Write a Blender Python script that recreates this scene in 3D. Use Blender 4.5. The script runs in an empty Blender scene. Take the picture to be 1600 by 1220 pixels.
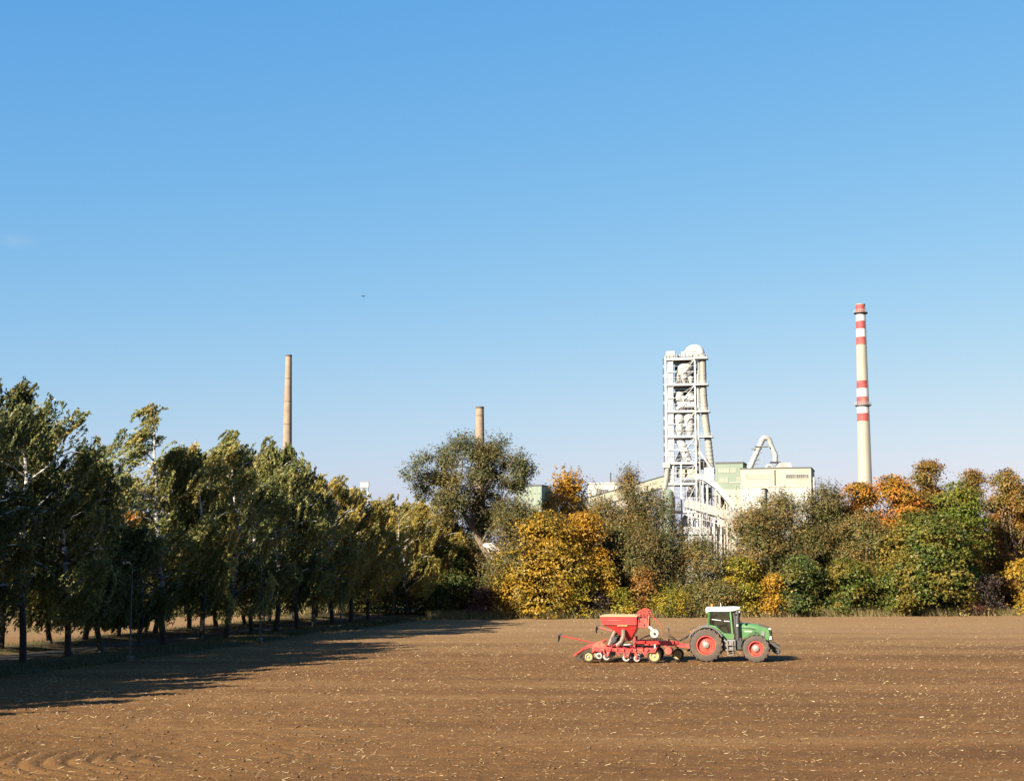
import bpy, math, random
import numpy as np
from mathutils import Vector, Matrix, Euler

R = math.radians
SC = bpy.context.scene
COL = SC.collection

# ------------------------------------------------------------------ camera
F, PW, PH, HZ = 2400.0, 1600.0, 1220.0, 880.0      # focal length, size of the photograph and its horizon, in its pixels
CAM_H = 6.0
PITCH = math.atan((HZ - PH / 2) / F)
cam = bpy.data.cameras.new('camera')
cam.sensor_width = 36.0
cam.lens = 36.0 * F / PW
cam.clip_start = 0.5
cam.clip_end = 20000
camo = bpy.data.objects.new('camera', cam)
COL.objects.link(camo)
camo.location = (0, 0, CAM_H)
camo.rotation_euler = (R(90) + PITCH, 0, 0)
SC.camera = camo

# ------------------------------------------------------------------ sky and sun
EXPOSURE = 2.0
SUN_AZ = R(44)          # sun stands behind the camera, this far round to the left
SUN_EL = R(28.5)
world = bpy.data.worlds.new('World')
SC.world = world
world.use_nodes = True
wn, wl = world.node_tree.nodes, world.node_tree.links
wn.clear()
sky = wn.new('ShaderNodeTexSky')
sky.sky_type = 'NISHITA'
sky.sun_disc = False
sky.sun_elevation = SUN_EL
sky.sun_rotation = R(180) + SUN_AZ
sky.altitude = 0
sky.air_density = 1.0
sky.dust_density = 1.0
sky.ozone_density = 3.0
# the camera's own rendering of the sky: one tone curve per channel, the same over the whole dome
sep = wn.new('ShaderNodeSeparateColor')
com = wn.new('ShaderNodeCombineColor')
wl.new(sky.outputs[0], sep.inputs[0])
for i, (gm, am) in enumerate(((1.33, 0.0905), (0.69, 0.224), (0.25, 0.555))):
    lim = wn.new('ShaderNodeMath'); lim.operation = 'MINIMUM'
    lim.inputs[1].default_value = 6.6
    pw = wn.new('ShaderNodeMath'); pw.operation = 'POWER'
    pw.inputs[1].default_value = gm
    mu = wn.new('ShaderNodeMath'); mu.operation = 'MULTIPLY'
    mu.inputs[1].default_value = am * 10.0 / 2 ** EXPOSURE
    wl.new(sep.outputs[i], lim.inputs[0])
    wl.new(lim.outputs[0], pw.inputs[0])
    wl.new(pw.outputs[0], mu.inputs[0])
    wl.new(mu.outputs[0], com.inputs[i])
bg = wn.new('ShaderNodeBackground')
bg.inputs['Strength'].default_value = 0.1
wo = wn.new('ShaderNodeOutputWorld')
# one faint wisp of cloud, low on the left
wtc = wn.new('ShaderNodeTexCoord')
wsub = wn.new('ShaderNodeVectorMath'); wsub.operation = 'SUBTRACT'
wd = Vector(((12 - PW / 2) / F, 1.0, (HZ - 371) / F)).normalized()
wsub.inputs[1].default_value = wd
wscl = wn.new('ShaderNodeVectorMath'); wscl.operation = 'MULTIPLY'
wscl.inputs[1].default_value = (1 / 0.013, 1 / 0.03, 1 / 0.0052)
wlen = wn.new('ShaderNodeVectorMath'); wlen.operation = 'LENGTH'
wno = wn.new('ShaderNodeTexNoise')
wno.inputs['Scale'].default_value = 160.0
wno.inputs['Detail'].default_value = 5
wmr = wn.new('ShaderNodeMapRange')
wmr.inputs['From Min'].default_value = 1.2
wmr.inputs['From Max'].default_value = 0.0
wmu = wn.new('ShaderNodeMath'); wmu.operation = 'MULTIPLY'
wmu2 = wn.new('ShaderNodeMath'); wmu2.operation = 'MULTIPLY'
wmu2.inputs[1].default_value = 0.28
wmix = wn.new('ShaderNodeMix'); wmix.data_type = 'RGBA'
wmix.inputs['B'].default_value = (1.5, 1.7, 1.9, 1)
wl.new(wtc.outputs['Generated'], wsub.inputs[0])
wl.new(wsub.outputs[0], wscl.inputs[0])
wl.new(wscl.outputs[0], wlen.inputs[0])
wl.new(wlen.outputs['Value'], wmr.inputs['Value'])
wl.new(wtc.outputs['Generated'], wno.inputs['Vector'])
wl.new(wmr.outputs[0], wmu.inputs[0])
wl.new(wno.outputs['Fac'], wmu.inputs[1])
wl.new(wmu.outputs[0], wmu2.inputs[0])
wl.new(wmu2.outputs[0], wmix.inputs['Factor'])
wl.new(com.outputs[0], wmix.inputs['A'])
wl.new(wmix.outputs['Result'], bg.inputs['Color'])
wl.new(bg.outputs[0], wo.inputs['Surface'])

sd = bpy.data.lights.new('sun', 'SUN')
sd.energy = 5.0
sd.angle = R(0.53)
sd.color = (1.0, 0.91, 0.76)
so = bpy.data.objects.new('sun', sd)
COL.objects.link(so)
SUN_DIR = Vector((-math.sin(SUN_AZ) * math.cos(SUN_EL), -math.cos(SUN_AZ) * math.cos(SUN_EL), math.sin(SUN_EL)))
so.rotation_euler = SUN_DIR.to_track_quat('Z', 'Y').to_euler()
so.location = (-60, -60, 80)

SC.view_settings.view_transform = 'Standard'
SC.view_settings.look = 'None'
SC.view_settings.gamma = 1.0
SC.view_settings.use_curve_mapping = False
SC.view_settings.exposure = EXPOSURE
SC.render.engine = 'CYCLES'
SC.cycles.max_bounces = 6
SC.cycles.diffuse_bounces = 2
SC.cycles.glossy_bounces = 2
SC.cycles.transmission_bounces = 4
SC.cycles.transparent_max_bounces = 8
SC.cycles.use_denoising = True

rng = np.random.default_rng(7)
rnd = random.Random(11)

def at(px, py, D):
    """the world point at depth D (metres along +Y) that the photograph shows at pixel px, py"""
    xc, yc = (px - PW / 2) / F, (PH / 2 - py) / F
    cp, sp = math.cos(PITCH), math.sin(PITCH)
    d = Vector((xc, cp - yc * sp, sp + yc * cp))
    return Vector((0, 0, CAM_H)) + d * (D / d.y)

# ------------------------------------------------------------------ materials
def nodes_of(name):
    m = bpy.data.materials.new(name)
    m.use_nodes = True
    nt = m.node_tree
    nt.nodes.clear()
    out = nt.nodes.new('ShaderNodeOutputMaterial')
    return m, nt, nt.nodes, nt.links, out

def ramp(nt, stops):
    r = nt.nodes.new('ShaderNodeValToRGB')
    els = r.color_ramp.elements
    while len(els) < len(stops):
        els.new(0.5)
    for e, (p, c) in zip(els, stops):
        e.position = p
        e.color = (c[0], c[1], c[2], 1)
    return r

REFL = 0.54      # trim that goes with the exposure above

def pm(name, col, rough=0.6, metal=0.0, var=0.25, scale=3.0, bump=0.0, spec=0.4, stain=None, streak=False, coat=0.0):
    """painted or plain surface with uneven tone, grain and optional stains"""
    m, nt, N, L, out = nodes_of(name)
    p = N.new('ShaderNodeBsdfPrincipled')
    p.inputs['Roughness'].default_value = rough
    p.inputs['Metallic'].default_value = metal
    p.inputs['Specular IOR Level'].default_value = spec
    p.inputs['Coat Weight'].default_value = coat
    tc = N.new('ShaderNodeTexCoord')
    mp = N.new('ShaderNodeMapping')
    if streak:
        mp.inputs['Scale'].default_value = (1, 1, 0.12)
    L.new(tc.outputs['Object'], mp.inputs['Vector'])
    n = N.new('ShaderNodeTexNoise')
    n.inputs['Scale'].default_value = scale
    n.inputs['Detail'].default_value = 6
    n.inputs['Roughness'].default_value = 0.65
    L.new(mp.outputs[0], n.inputs['Vector'])
    col = tuple(c * REFL for c in col)
    if stain:
        stain = tuple(c * REFL for c in stain)
    a = tuple(c * (1 - var) for c in col)
    b = tuple(min(1, c * (1 + var)) for c in col)
    r = ramp(nt, [(0.3, a), (0.7, b)])
    L.new(n.outputs['Fac'], r.inputs['Fac'])
    src = r.outputs['Color']
    if stain:
        n2 = N.new('ShaderNodeTexNoise')
        n2.inputs['Scale'].default_value = scale * 0.35
        n2.inputs['Detail'].default_value = 8
        n2.inputs['Roughness'].default_value = 0.7
        L.new(mp.outputs[0], n2.inputs['Vector'])
        r2 = ramp(nt, [(0.5, (0, 0, 0)), (0.68, (1, 1, 1))])
        L.new(n2.outputs['Fac'], r2.inputs['Fac'])
        mx = N.new('ShaderNodeMix')
        mx.data_type = 'RGBA'
        L.new(r2.outputs['Color'], mx.inputs['Factor'])
        L.new(src, mx.inputs['A'])
        mx.inputs['B'].default_value = (*stain, 1)
        src = mx.outputs['Result']
    L.new(src, p.inputs['Base Color'])
    rr = N.new('ShaderNodeMapRange')
    rr.inputs['To Min'].default_value = max(0.05, rough - 0.12)
    rr.inputs['To Max'].default_value = min(1, rough + 0.15)
    L.new(n.outputs['Fac'], rr.inputs['Value'])
    L.new(rr.outputs[0], p.inputs['Roughness'])
    if bump:
        bn = N.new('ShaderNodeBump')
        bn.inputs['Strength'].default_value = bump
        bn.inputs['Distance'].default_value = 0.02
        L.new(n.outputs['Fac'], bn.inputs['Height'])
        L.new(bn.outputs[0], p.inputs['Normal'])
    L.new(p.outputs[0], out.inputs['Surface'])
    return m

def glass_mat(name, tint=(0.55, 0.62, 0.6)):
    m, nt, N, L, out = nodes_of(name)
    t = N.new('ShaderNodeBsdfTransparent')
    t.inputs['Color'].default_value = (*tint, 1)
    g = N.new('ShaderNodeBsdfGlossy')
    g.inputs['Roughness'].default_value = 0.03
    fr = N.new('ShaderNodeFresnel')
    fr.inputs['IOR'].default_value = 2.2
    mx = N.new('ShaderNodeMixShader')
    L.new(fr.outputs[0], mx.inputs['Fac'])
    L.new(t.outputs[0], mx.inputs[1])
    L.new(g.outputs[0], mx.inputs[2])
    L.new(mx.outputs[0], out.inputs['Surface'])
    return m

def leaf_mat(name, stops, patch=None, pscale=0.35, transl=0.3, rough=0.5, plo=0.53):
    """stops: colours met from leaf to leaf; patch: colours of the boughs that have turned, in the noise of the crown"""
    m, nt, N, L, out = nodes_of(name)
    at_ = N.new('ShaderNodeAttribute')
    at_.attribute_name = 'tone'
    stops = [tuple(c * REFL for c in q) for q in stops]
    if patch:
        patch = [tuple(c * REFL for c in q) for q in patch]
    k = len(stops)
    r = ramp(nt, [(i / max(1, k - 1), c) for i, c in enumerate(stops)])
    L.new(at_.outputs['Fac'], r.inputs['Fac'])
    src = r.outputs['Color']
    if patch:
        tc = N.new('ShaderNodeTexCoord')
        n = N.new('ShaderNodeTexNoise')
        n.inputs['Scale'].default_value = pscale
        n.inputs['Detail'].default_value = 3
        L.new(tc.outputs['Object'], n.inputs['Vector'])
        ad = N.new('ShaderNodeMath')
        ad.operation = 'MULTIPLY_ADD'
        L.new(at_.outputs['Fac'], ad.inputs[0])
        ad.inputs[1].default_value = 0.16
        L.new(n.outputs['Fac'], ad.inputs[2])
        f = ramp(nt, [(plo, (0, 0, 0)), (plo + 0.15, (1, 1, 1))])
        L.new(ad.outputs[0], f.inputs['Fac'])
        r2 = ramp(nt, [(i / max(1, len(patch) - 1), c) for i, c in enumerate(patch)])
        L.new(at_.outputs['Fac'], r2.inputs['Fac'])
        mx = N.new('ShaderNodeMix')
        mx.data_type = 'RGBA'
        L.new(f.outputs['Color'], mx.inputs['Factor'])
        L.new(src, mx.inputs['A'])
        L.new(r2.outputs['Color'], mx.inputs['B'])
        src = mx.outputs['Result']
    p = N.new('ShaderNodeBsdfPrincipled')
    p.inputs['Roughness'].default_value = rough
    p.inputs['Specular IOR Level'].default_value = 0.2
    L.new(src, p.inputs['Base Color'])
    t = N.new('ShaderNodeBsdfTranslucent')
    L.new(src, t.inputs['Color'])
    mx = N.new('ShaderNodeMixShader')
    mx.inputs['Fac'].default_value = transl
    L.new(p.outputs[0], mx.inputs[1])
    L.new(t.outputs[0], mx.inputs[2])
    L.new(mx.outputs[0], out.inputs['Surface'])
    return m

# ------------------------------------------------------------------ mesh helpers
class MB:
    def __init__(s):
        s.v, s.f = [], []
    def add(s, vs, fs):
        o = len(s.v)
        s.v += [tuple(v) for v in vs]
        s.f += [tuple(i + o for i in f) for f in fs]
        return s
    def box(s, c, d, rot=None):
        hx, hy, hz = d[0] / 2, d[1] / 2, d[2] / 2
        vs = [Vector((x, y, z)) for x in (-hx, hx) for y in (-hy, hy) for z in (-hz, hz)]
        if rot is not None:
            M = rot if isinstance(rot, Matrix) else Euler(rot).to_matrix()
            vs = [M @ v for v in vs]
        c = Vector(c)
        return s.add([v + c for v in vs], [(0, 1, 3, 2), (4, 6, 7, 5), (0, 4, 5, 1), (2, 3, 7, 6), (0, 2, 6, 4), (1, 5, 7, 3)])
    def bar(s, a, b, w, h=None):
        """rectangular bar from a to b"""
        a, b = Vector(a), Vector(b)
        d = b - a
        q = d.to_track_quat('X', 'Z').to_matrix()
        return s.box((a + b) / 2, (d.length, w, h or w), q)
    def tube(s, pts, rad, n=8, cap=True):
        pts = [Vector(p) for p in pts]
        if not hasattr(rad, '__len__'):
            rad = [rad] * len(pts)
        vs, fs = [], []
        ref = Vector((0, 0, 1))
        for i, p in enumerate(pts):
            t = (pts[min(i + 1, len(pts) - 1)] - pts[max(i - 1, 0)])
            t = t.normalized() if t.length > 1e-9 else Vector((0, 0, 1))
            if abs(t.dot(ref)) > 0.95:
                ref = Vector((1, 0, 0)) if abs(t.x) < 0.9 else Vector((0, 1, 0))
            u = t.cross(ref).normalized()
            w = t.cross(u).normalized()
            ref = w.cross(t) if False else ref
            for k in range(n):
                a = 2 * math.pi * k / n
                vs.append(p + (u * math.cos(a) + w * math.sin(a)) * rad[i])
        for i in range(len(pts) - 1):
            for k in range(n):
                k2 = (k + 1) % n
                fs.append((i * n + k, i * n + k2, (i + 1) * n + k2, (i + 1) * n + k))
        if cap:
            fs.append(tuple(range(n - 1, -1, -1)))
            o = (len(pts) - 1) * n
            fs.append(tuple(o + k for k in range(n)))
        return s.add(vs, fs)
    def lathe(s, prof, c=(0, 0, 0), axis='Z', n=24, closed=False):
        """prof: (radius, height) pairs"""
        vs, fs = [], []
        c = Vector(c)
        for r, h in prof:
            for k in range(n):
                a = 2 * math.pi * k / n
                x, y = r * math.cos(a), r * math.sin(a)
                v = {'Z': (x, y, h), 'Y': (x, h, y), 'X': (h, x, y)}[axis]
                vs.append(Vector(v) + c)
        m = len(prof)
        for i in range(m if closed else m - 1):
            j = (i + 1) % m
            for k in range(n):
                k2 = (k + 1) % n
                fs.append((i * n + k, i * n + k2, j * n + k2, j * n + k))
        return s.add(vs, fs)
    def prism(s, poly, y0, y1, axis='Y'):
        """a 2D outline pushed from y0 to y1: axis Y takes (x, z) outlines, X takes (y, z), Z takes (x, y)"""
        n = len(poly)
        def P(p, t):
            return {'Y': (p[0], t, p[1]), 'X': (t, p[0], p[1]), 'Z': (p[0], p[1], t)}[axis]
        vs = [P(p, y0) for p in poly] + [P(p, y1) for p in poly]
        fs = [(i, (i + 1) % n, n + (i + 1) % n, n + i) for i in range(n)]
        fs += [tuple(range(n - 1, -1, -1)), tuple(range(n, 2 * n))]
        return s.add(vs, fs)
    def loft(s, rings, cap=True):
        n = len(rings[0])
        vs = [v for r in rings for v in r]
        fs = []
        for i in range(len(rings) - 1):
            for k in range(n):
                k2 = (k + 1) % n
                fs.append((i * n + k, i * n + k2, (i + 1) * n + k2, (i + 1) * n + k))
        if cap:
            fs.append(tuple(range(n - 1, -1, -1)))
            fs.append(tuple((len(rings) - 1) * n + k for k in range(n)))
        return s.add(vs, fs)
    def build(s, name, mat, parent=None, smooth=False, bevel=0.0, kind=None):
        me = bpy.data.meshes.new(name)
        me.from_pydata([tuple(v) for v in s.v], [], s.f)
        import bmesh
        bm = bmesh.new()
        bm.from_mesh(me)
        bmesh.ops.recalc_face_normals(bm, faces=bm.faces)
        bm.to_mesh(me)
        bm.free()
        me.materials.append(mat)
        o = bpy.data.objects.new(name, me)
        COL.objects.link(o)
        if parent is not None:
            o.parent = parent
        if smooth:
            for p in me.polygons:
                p.use_smooth = True
            try:
                me.set_sharp_from_angle(angle=R(38))
            except Exception:
                pass
        if bevel:
            b = o.modifiers.new('bevel', 'BEVEL')
            b.width = bevel
            b.segments = 2
            b.limit_method = 'ANGLE'
            b.angle_limit = R(40)
        if kind:
            o['kind'] = kind
        return o

def np_mesh(name, V, Fq, mat, parent=None, tone=None, smooth=False, kind=None):
    """mesh of equal-sided faces from numpy arrays"""
    me = bpy.data.meshes.new(name)
    V = np.ascontiguousarray(V, dtype=np.float32)
    Fq = np.ascontiguousarray(Fq, dtype=np.int32)
    nf, k = Fq.shape
    me.vertices.add(len(V))
    me.vertices.foreach_set('co', V.ravel())
    me.loops.add(nf * k)
    me.loops.foreach_set('vertex_index', Fq.ravel())
    me.polygons.add(nf)
    me.polygons.foreach_set('loop_start', np.arange(0, nf * k, k, dtype=np.int32))
    me.polygons.foreach_set('loop_total', np.full(nf, k, dtype=np.int32))
    if smooth:
        me.polygons.foreach_set('use_smooth', np.ones(nf, dtype=bool))
    me.update(calc_edges=True)
    if tone is not None:
        a = me.attributes.new('tone', 'FLOAT', 'FACE')
        a.data.foreach_set('value', np.ascontiguousarray(tone, dtype=np.float32))
    me.materials.append(mat)
    o = bpy.data.objects.new(name, me)
    COL.objects.link(o)
    if parent is not None:
        o.parent = parent
    if kind:
        o['kind'] = kind
    return o

def tag(o, label=None, cat=None, group=None, kind=None):
    if label: o['label'] = label
    if cat: o['category'] = cat
    if group: o['group'] = group
    if kind: o['kind'] = kind
    return o

def thing(name, label, cat, loc=(0, 0, 0), rz=0.0, group=None):
    o = bpy.data.objects.new(name, None)
    o.empty_display_size = 0.3
    COL.objects.link(o)
    o.location = loc
    o.rotation_euler = (0, 0, rz)
    return tag(o, label, cat, group)

def copy_tree(o, parent=None):
    c = o.copy()
    COL.objects.link(c)
    if parent is not None:
        c.parent = parent
    for ch in list(o.children):
        copy_tree(ch, c)
    return c

def unit(a):
    return a / np.maximum(1e-9, np.linalg.norm(a, axis=-1, keepdims=True))

def vnoise(x, y, seed=0):
    """smooth value noise on arrays"""
    xi, yi = np.floor(x).astype(np.int64), np.floor(y).astype(np.int64)
    fx, fy = x - xi, y - yi
    fx, fy = fx * fx * (3 - 2 * fx), fy * fy * (3 - 2 * fy)
    def h(i, j):
        n = (i * 374761393 + j * 668265263 + seed * 974634777) & 0x7fffffff
        n = ((n ^ (n >> 13)) * 1274126177) & 0x7fffffff
        return ((n ^ (n >> 16)) & 0xffff) / 65535.0
    a, b, c, d = h(xi, yi), h(xi + 1, yi), h(xi, yi + 1), h(xi + 1, yi + 1)
    return a + (b - a) * fx + (c - a) * fy + (a - b - c + d) * fx * fy
# ------------------------------------------------------------------ ground, field, lane
def front_row(D):            # X of the first row of birches at depth D
    return -29.0 + 0.21 * (D - 92.0)

def hedge_line(X):           # depth of the foot of the hedge at X
    return 172.0 + 0.153 * (X + 4.3) if X > -4 else 178.0

def soil_mat():
    m, nt, N, L, out = nodes_of('ploughed_soil')
    p = N.new('ShaderNodeBsdfPrincipled')
    p.inputs['Roughness'].default_value = 0.95
    p.inputs['Specular IOR Level'].default_value = 0.1
    tc = N.new('ShaderNodeTexCoord')
    def noise(scale, sx, sy, detail=6, rough=0.6):
        mp = N.new('ShaderNodeMapping')
        mp.inputs['Scale'].default_value = (sx, sy, 1)
        mp.inputs['Rotation'].default_value = (0, 0, R(5))
        L.new(tc.outputs['Object'], mp.inputs['Vector'])
        n = N.new('ShaderNodeTexNoise')
        n.inputs['Scale'].default_value = scale
        n.inputs['Detail'].default_value = detail
        n.inputs['Roughness'].default_value = rough
        L.new(mp.outputs[0], n.inputs['Vector'])
        return n
    big = noise(0.5, 0.05, 0.35, 5)        # passes of the drill, long in X
    mid = noise(1.6, 0.35, 1.0, 7, 0.7)
    fin = noise(11.0, 1.0, 1.0, 10, 0.85)
    rb = ramp(nt, [(0.32, (0.26, 0.128, 0.048)), (0.48, (0.34, 0.172, 0.062)), (0.56, (0.37, 0.192, 0.072)), (0.70, (0.46, 0.255, 0.105))])
    L.new(big.outputs['Fac'], rb.inputs['Fac'])
    rm = ramp(nt, [(0.25, (0.27, 0.27, 0.265)), (0.75, (0.47, 0.47, 0.465))])
    L.new(mid.outputs['Fac'], rm.inputs['Fac'])
    rf = ramp(nt, [(0.30, (0.36, 0.34, 0.31)), (0.46, (0.80, 0.79, 0.77)), (0.58, (1.06, 1.07, 1.08)), (0.75, (1.75, 1.8, 1.85))])
    L.new(fin.outputs['Fac'], rf.inputs['Fac'])
    m1 = N.new('ShaderNodeMix'); m1.data_type = 'RGBA'; m1.blend_type = 'MULTIPLY'; m1.inputs['Factor'].default_value = 1
    m2 = N.new('ShaderNodeMix'); m2.data_type = 'RGBA'; m2.blend_type = 'MULTIPLY'; m2.inputs['Factor'].default_value = 1
    L.new(rb.outputs['Color'], m1.inputs['A']); L.new(rm.outputs['Color'], m1.inputs['B'])
    L.new(m1.outputs['Result'], m2.inputs['A']); L.new(rf.outputs['Color'], m2.inputs['B'])
    # the strip before the hedge is unworked, dry and paler
    sx = N.new('ShaderNodeSeparateXYZ')
    L.new(tc.outputs['Object'], sx.inputs[0])
    wob = N.new('ShaderNodeMath'); wob.operation = 'MULTIPLY_ADD'
    L.new(big.outputs['Fac'], wob.inputs[0]); wob.inputs[1].default_value = 40.0
    L.new(sx.outputs['Y'], wob.inputs[2])
    dr = N.new('ShaderNodeMapRange')
    dr.inputs['From Min'].default_value = 118; dr.inputs['From Max'].default_value = 160
    dr.inputs['To Max'].default_value = 0.6
    L.new(wob.outputs[0], dr.inputs['Value'])
    m3 = N.new('ShaderNodeMix'); m3.data_type = 'RGBA'
    L.new(dr.outputs[0], m3.inputs['Factor'])
    L.new(m2.outputs['Result'], m3.inputs['A'])
    m3.inputs['B'].default_value = (0.20, 0.127, 0.062, 1)
    L.new(m3.outputs['Result'], p.inputs['Base Color'])
    b = N.new('ShaderNodeBump')
    b.inputs['Strength'].default_value = 0.9
    b.inputs['Distance'].default_value = 0.07
    L.new(fin.outputs['Fac'], b.inputs['Height'])
    L.new(b.outputs[0], p.inputs['Normal'])
    L.new(p.outputs[0], out.inputs['Surface'])
    return m

SOIL = soil_mat()

def field_height(X, D):
    h = 0.045 * vnoise(X * 2.2, D * 2.2, 1) + 0.05 * vnoise(X * 0.7, D * 0.9, 2) + 0.035 * vnoise(X * 5.1, D * 5.1, 3)
    h += 0.22 * (vnoise(X * 0.045, D * 0.06, 4) - 0.5)
    drill = 0.022 * np.sin(2 * np.pi * (D + 0.16 * X + 0.25 * vnoise(X * 0.3, D * 0.3, 5)) / 0.72)
    # the headland: the machine has turned round here and left rings
    cx, cy = -9.0, 48.0
    r = np.hypot((X - cx), (D - cy) * 1.0) + 0.5 * vnoise(X * 0.35, D * 0.35, 6)
    w = np.clip((r - 1.6) / 1.0, 0, 1) * np.clip((16.0 - r) / 5.0, 0, 1) * np.clip((cx + 5.0 - X) / 5.0, 0, 1)
    ring = 0.115 * np.abs(np.sin(np.pi * r / 0.66)) ** 0.7
    fade = np.clip((110 - D) / 60, 0.15, 1)
    return h + drill * (1 - w) * fade + ring * w - 0.08

def build_field():
    s_f = np.linspace(-0.36, 0.36, 360)
    s_l = -0.36 - np.geomspace(0.01, 3.6, 14)[::-1]
    s = np.concatenate([s_l, s_f, -s_l[::-1]])
    t = np.concatenate([np.linspace(0.0, 0.3, 8)[:-1], np.linspace(0.3, 1.0, 450)])
    D0 = 9.0
    sc = np.clip(s, -0.42, 0.42)
    Dend = np.where(sc > -0.02, 171.2 / (1 - 0.153 * sc), 179.5)
    k = np.clip((sc + 0.02) / 0.02, 0, 1)
    tt = (np.log(30 / D0) * np.minimum(t, 0.3) / 0.3)
    far = np.clip((t - 0.3) / 0.7, 0, 1)
    D = D0 * np.exp(tt)[:, None] * np.exp(far[:, None] * np.log(Dend / 30.0)[None, :])
    X = D * s[None, :]
    Z = field_height(X, D)
    V = np.stack([X, D, Z], -1).reshape(-1, 3)
    nr, nc = X.shape
    i = (np.arange(nr - 1)[:, None] * nc + np.arange(nc - 1)[None, :]).ravel()
    Fq = np.stack([i, i + 1, i + nc + 1, i + nc], -1)
    o = np_mesh('field', V, Fq, SOIL, smooth=False, kind='structure')
    o['label'] = 'brown harrowed field sown with straw flecks in front of the hedge'
    return o

build_field()

grass_ground = pm('grass_ground', (0.085, 0.080, 0.035), 0.95, var=0.5, scale=0.6, bump=0.5, spec=0.1, stain=(0.17, 0.125, 0.06))
def build_ground():
    n = 60
    t = np.sinh(np.linspace(-5.6, 5.6, n)) / math.sinh(5.6)
    gx, gy = np.meshgrid(t * 9000, t * 9000 + 150)
    V = np.stack([gx, gy, np.full_like(gx, -0.32)], -1).reshape(-1, 3)
    i = (np.arange(n - 1)[:, None] * n + np.arange(n - 1)[None, :]).ravel()
    o = np_mesh('ground', V, np.stack([i, i + 1, i + n + 1, i + n], -1), grass_ground, kind='structure')
    o['label'] = 'rough grass ground under the hedge and the works'
build_ground()

def strip(name, label, off0, off1, z0, zmid, z1, d0, d1, mat, n=90, m=9, wob=0.0):
    D = np.linspace(d0, d1, n)
    a = np.linspace(0, 1, m)
    DD, A = np.meshgrid(D, a, indexing='ij')
    X = front_row(DD) + off0 + (off1 - off0) * A
    if wob:
        X = X + wob * (vnoise(DD * 0.35, A * 0 + 3.3, 9) - 0.5) * np.abs(2 * A - 1)
    up = 1 - np.abs(2 * A - 1) ** 3
    Z = z0 + (z1 - z0) * A + (zmid - (z0 + z1) / 2) * up
    if wob:
        Z = Z + 0.06 * vnoise(X * 1.3, DD * 1.3, 12)
    V = np.stack([X, DD, Z], -1).reshape(-1, 3)
    i = (np.arange(n - 1)[:, None] * m + np.arange(m - 1)[None, :]).ravel()
    o = np_mesh(name, V, np.stack([i, i + 1, i + m + 1, i + m], -1), mat, smooth=True, kind='structure')
    o['label'] = label
    return o

verge_m = pm('verge_turf', (0.13, 0.10, 0.045), 0.95, var=0.45, scale=1.4, bump=0.6, spec=0.1, stain=(0.16, 0.105, 0.05))
asphalt_m = pm('lane_asphalt', (0.06, 0.056, 0.05), 0.9, var=0.3, scale=2.5, bump=0.3, spec=0.2, stain=(0.09, 0.075, 0.055))
strip('grass_verge', 'grass bank between the ploughed field and the lane', -2.1, 3.4, 0.05, 0.16, -0.16, 26, 188, verge_m, wob=2.6)
strip('grass_verge', 'grass bank under the second row of birches', -12.0, -5.4, -0.12, 0.34, 0.02, 26, 188, verge_m, wob=1.3)
strip('lane', 'narrow asphalt lane between the two rows of birches', -5.7, -1.8, 0.10, 0.16, 0.10, 26, 188, asphalt_m, m=5)

def hedge_verge():
    n, m = 120, 6
    X = np.linspace(-120, 170, n)
    hl = np.array([hedge_line(x) for x in X])
    k = np.clip((X + 14) / 10.0, 0, 1)
    hl = 178 + (np.array([172 + 0.153 * (x + 4.3) for x in X]) - 178) * k
    A = np.linspace(0, 1, m)
    XX, AA = np.meshgrid(X, A, indexing='ij')
    Y = hl[:, None] - 2.6 + 30 * AA + (1.2 * (vnoise(XX * 0.25, AA * 0, 21) - 0.5)) * (1 - AA)
    Z = -0.14 + 0.3 * np.minimum(1, AA * 5) + 0.1 * vnoise(XX * 0.8, Y * 0.8, 22)
    V = np.stack([XX, Y, Z], -1).reshape(-1, 3)
    i = (np.arange(n - 1)[:, None] * m + np.arange(m - 1)[None, :]).ravel()
    mt = pm('dry_headland', (0.22, 0.165, 0.075), 0.95, var=0.4, scale=0.9, bump=0.5, spec=0.1, stain=(0.13, 0.12, 0.045))
    o = np_mesh('headland', V, np.stack([i, i + 1, i + m + 1, i + m], -1), mt, smooth=True, kind='structure')
    o['label'] = 'strip of dry grass along the foot of the hedge'
hedge_verge()

# ------------------------------------------------------------------ loose cover: straw, clods, grass
def tone_mat(name, stops, rough=0.8, transl=0.0):
    return leaf_mat(name, stops, None, transl=transl, rough=rough)

def scatter_wedge(n, d0, d1, power, smax=0.365):
    u = rng.random(n)
    D = (d0 ** power + u * (d1 ** power - d0 ** power)) ** (1 / power)
    s = rng.uniform(-smax, smax, n)
    return s * D, D

def in_field(X, D):
    return (X > front_row(D) + 4.2) & (D < 170.0 + 0.153 * np.maximum(0, X + 4.3))

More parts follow.
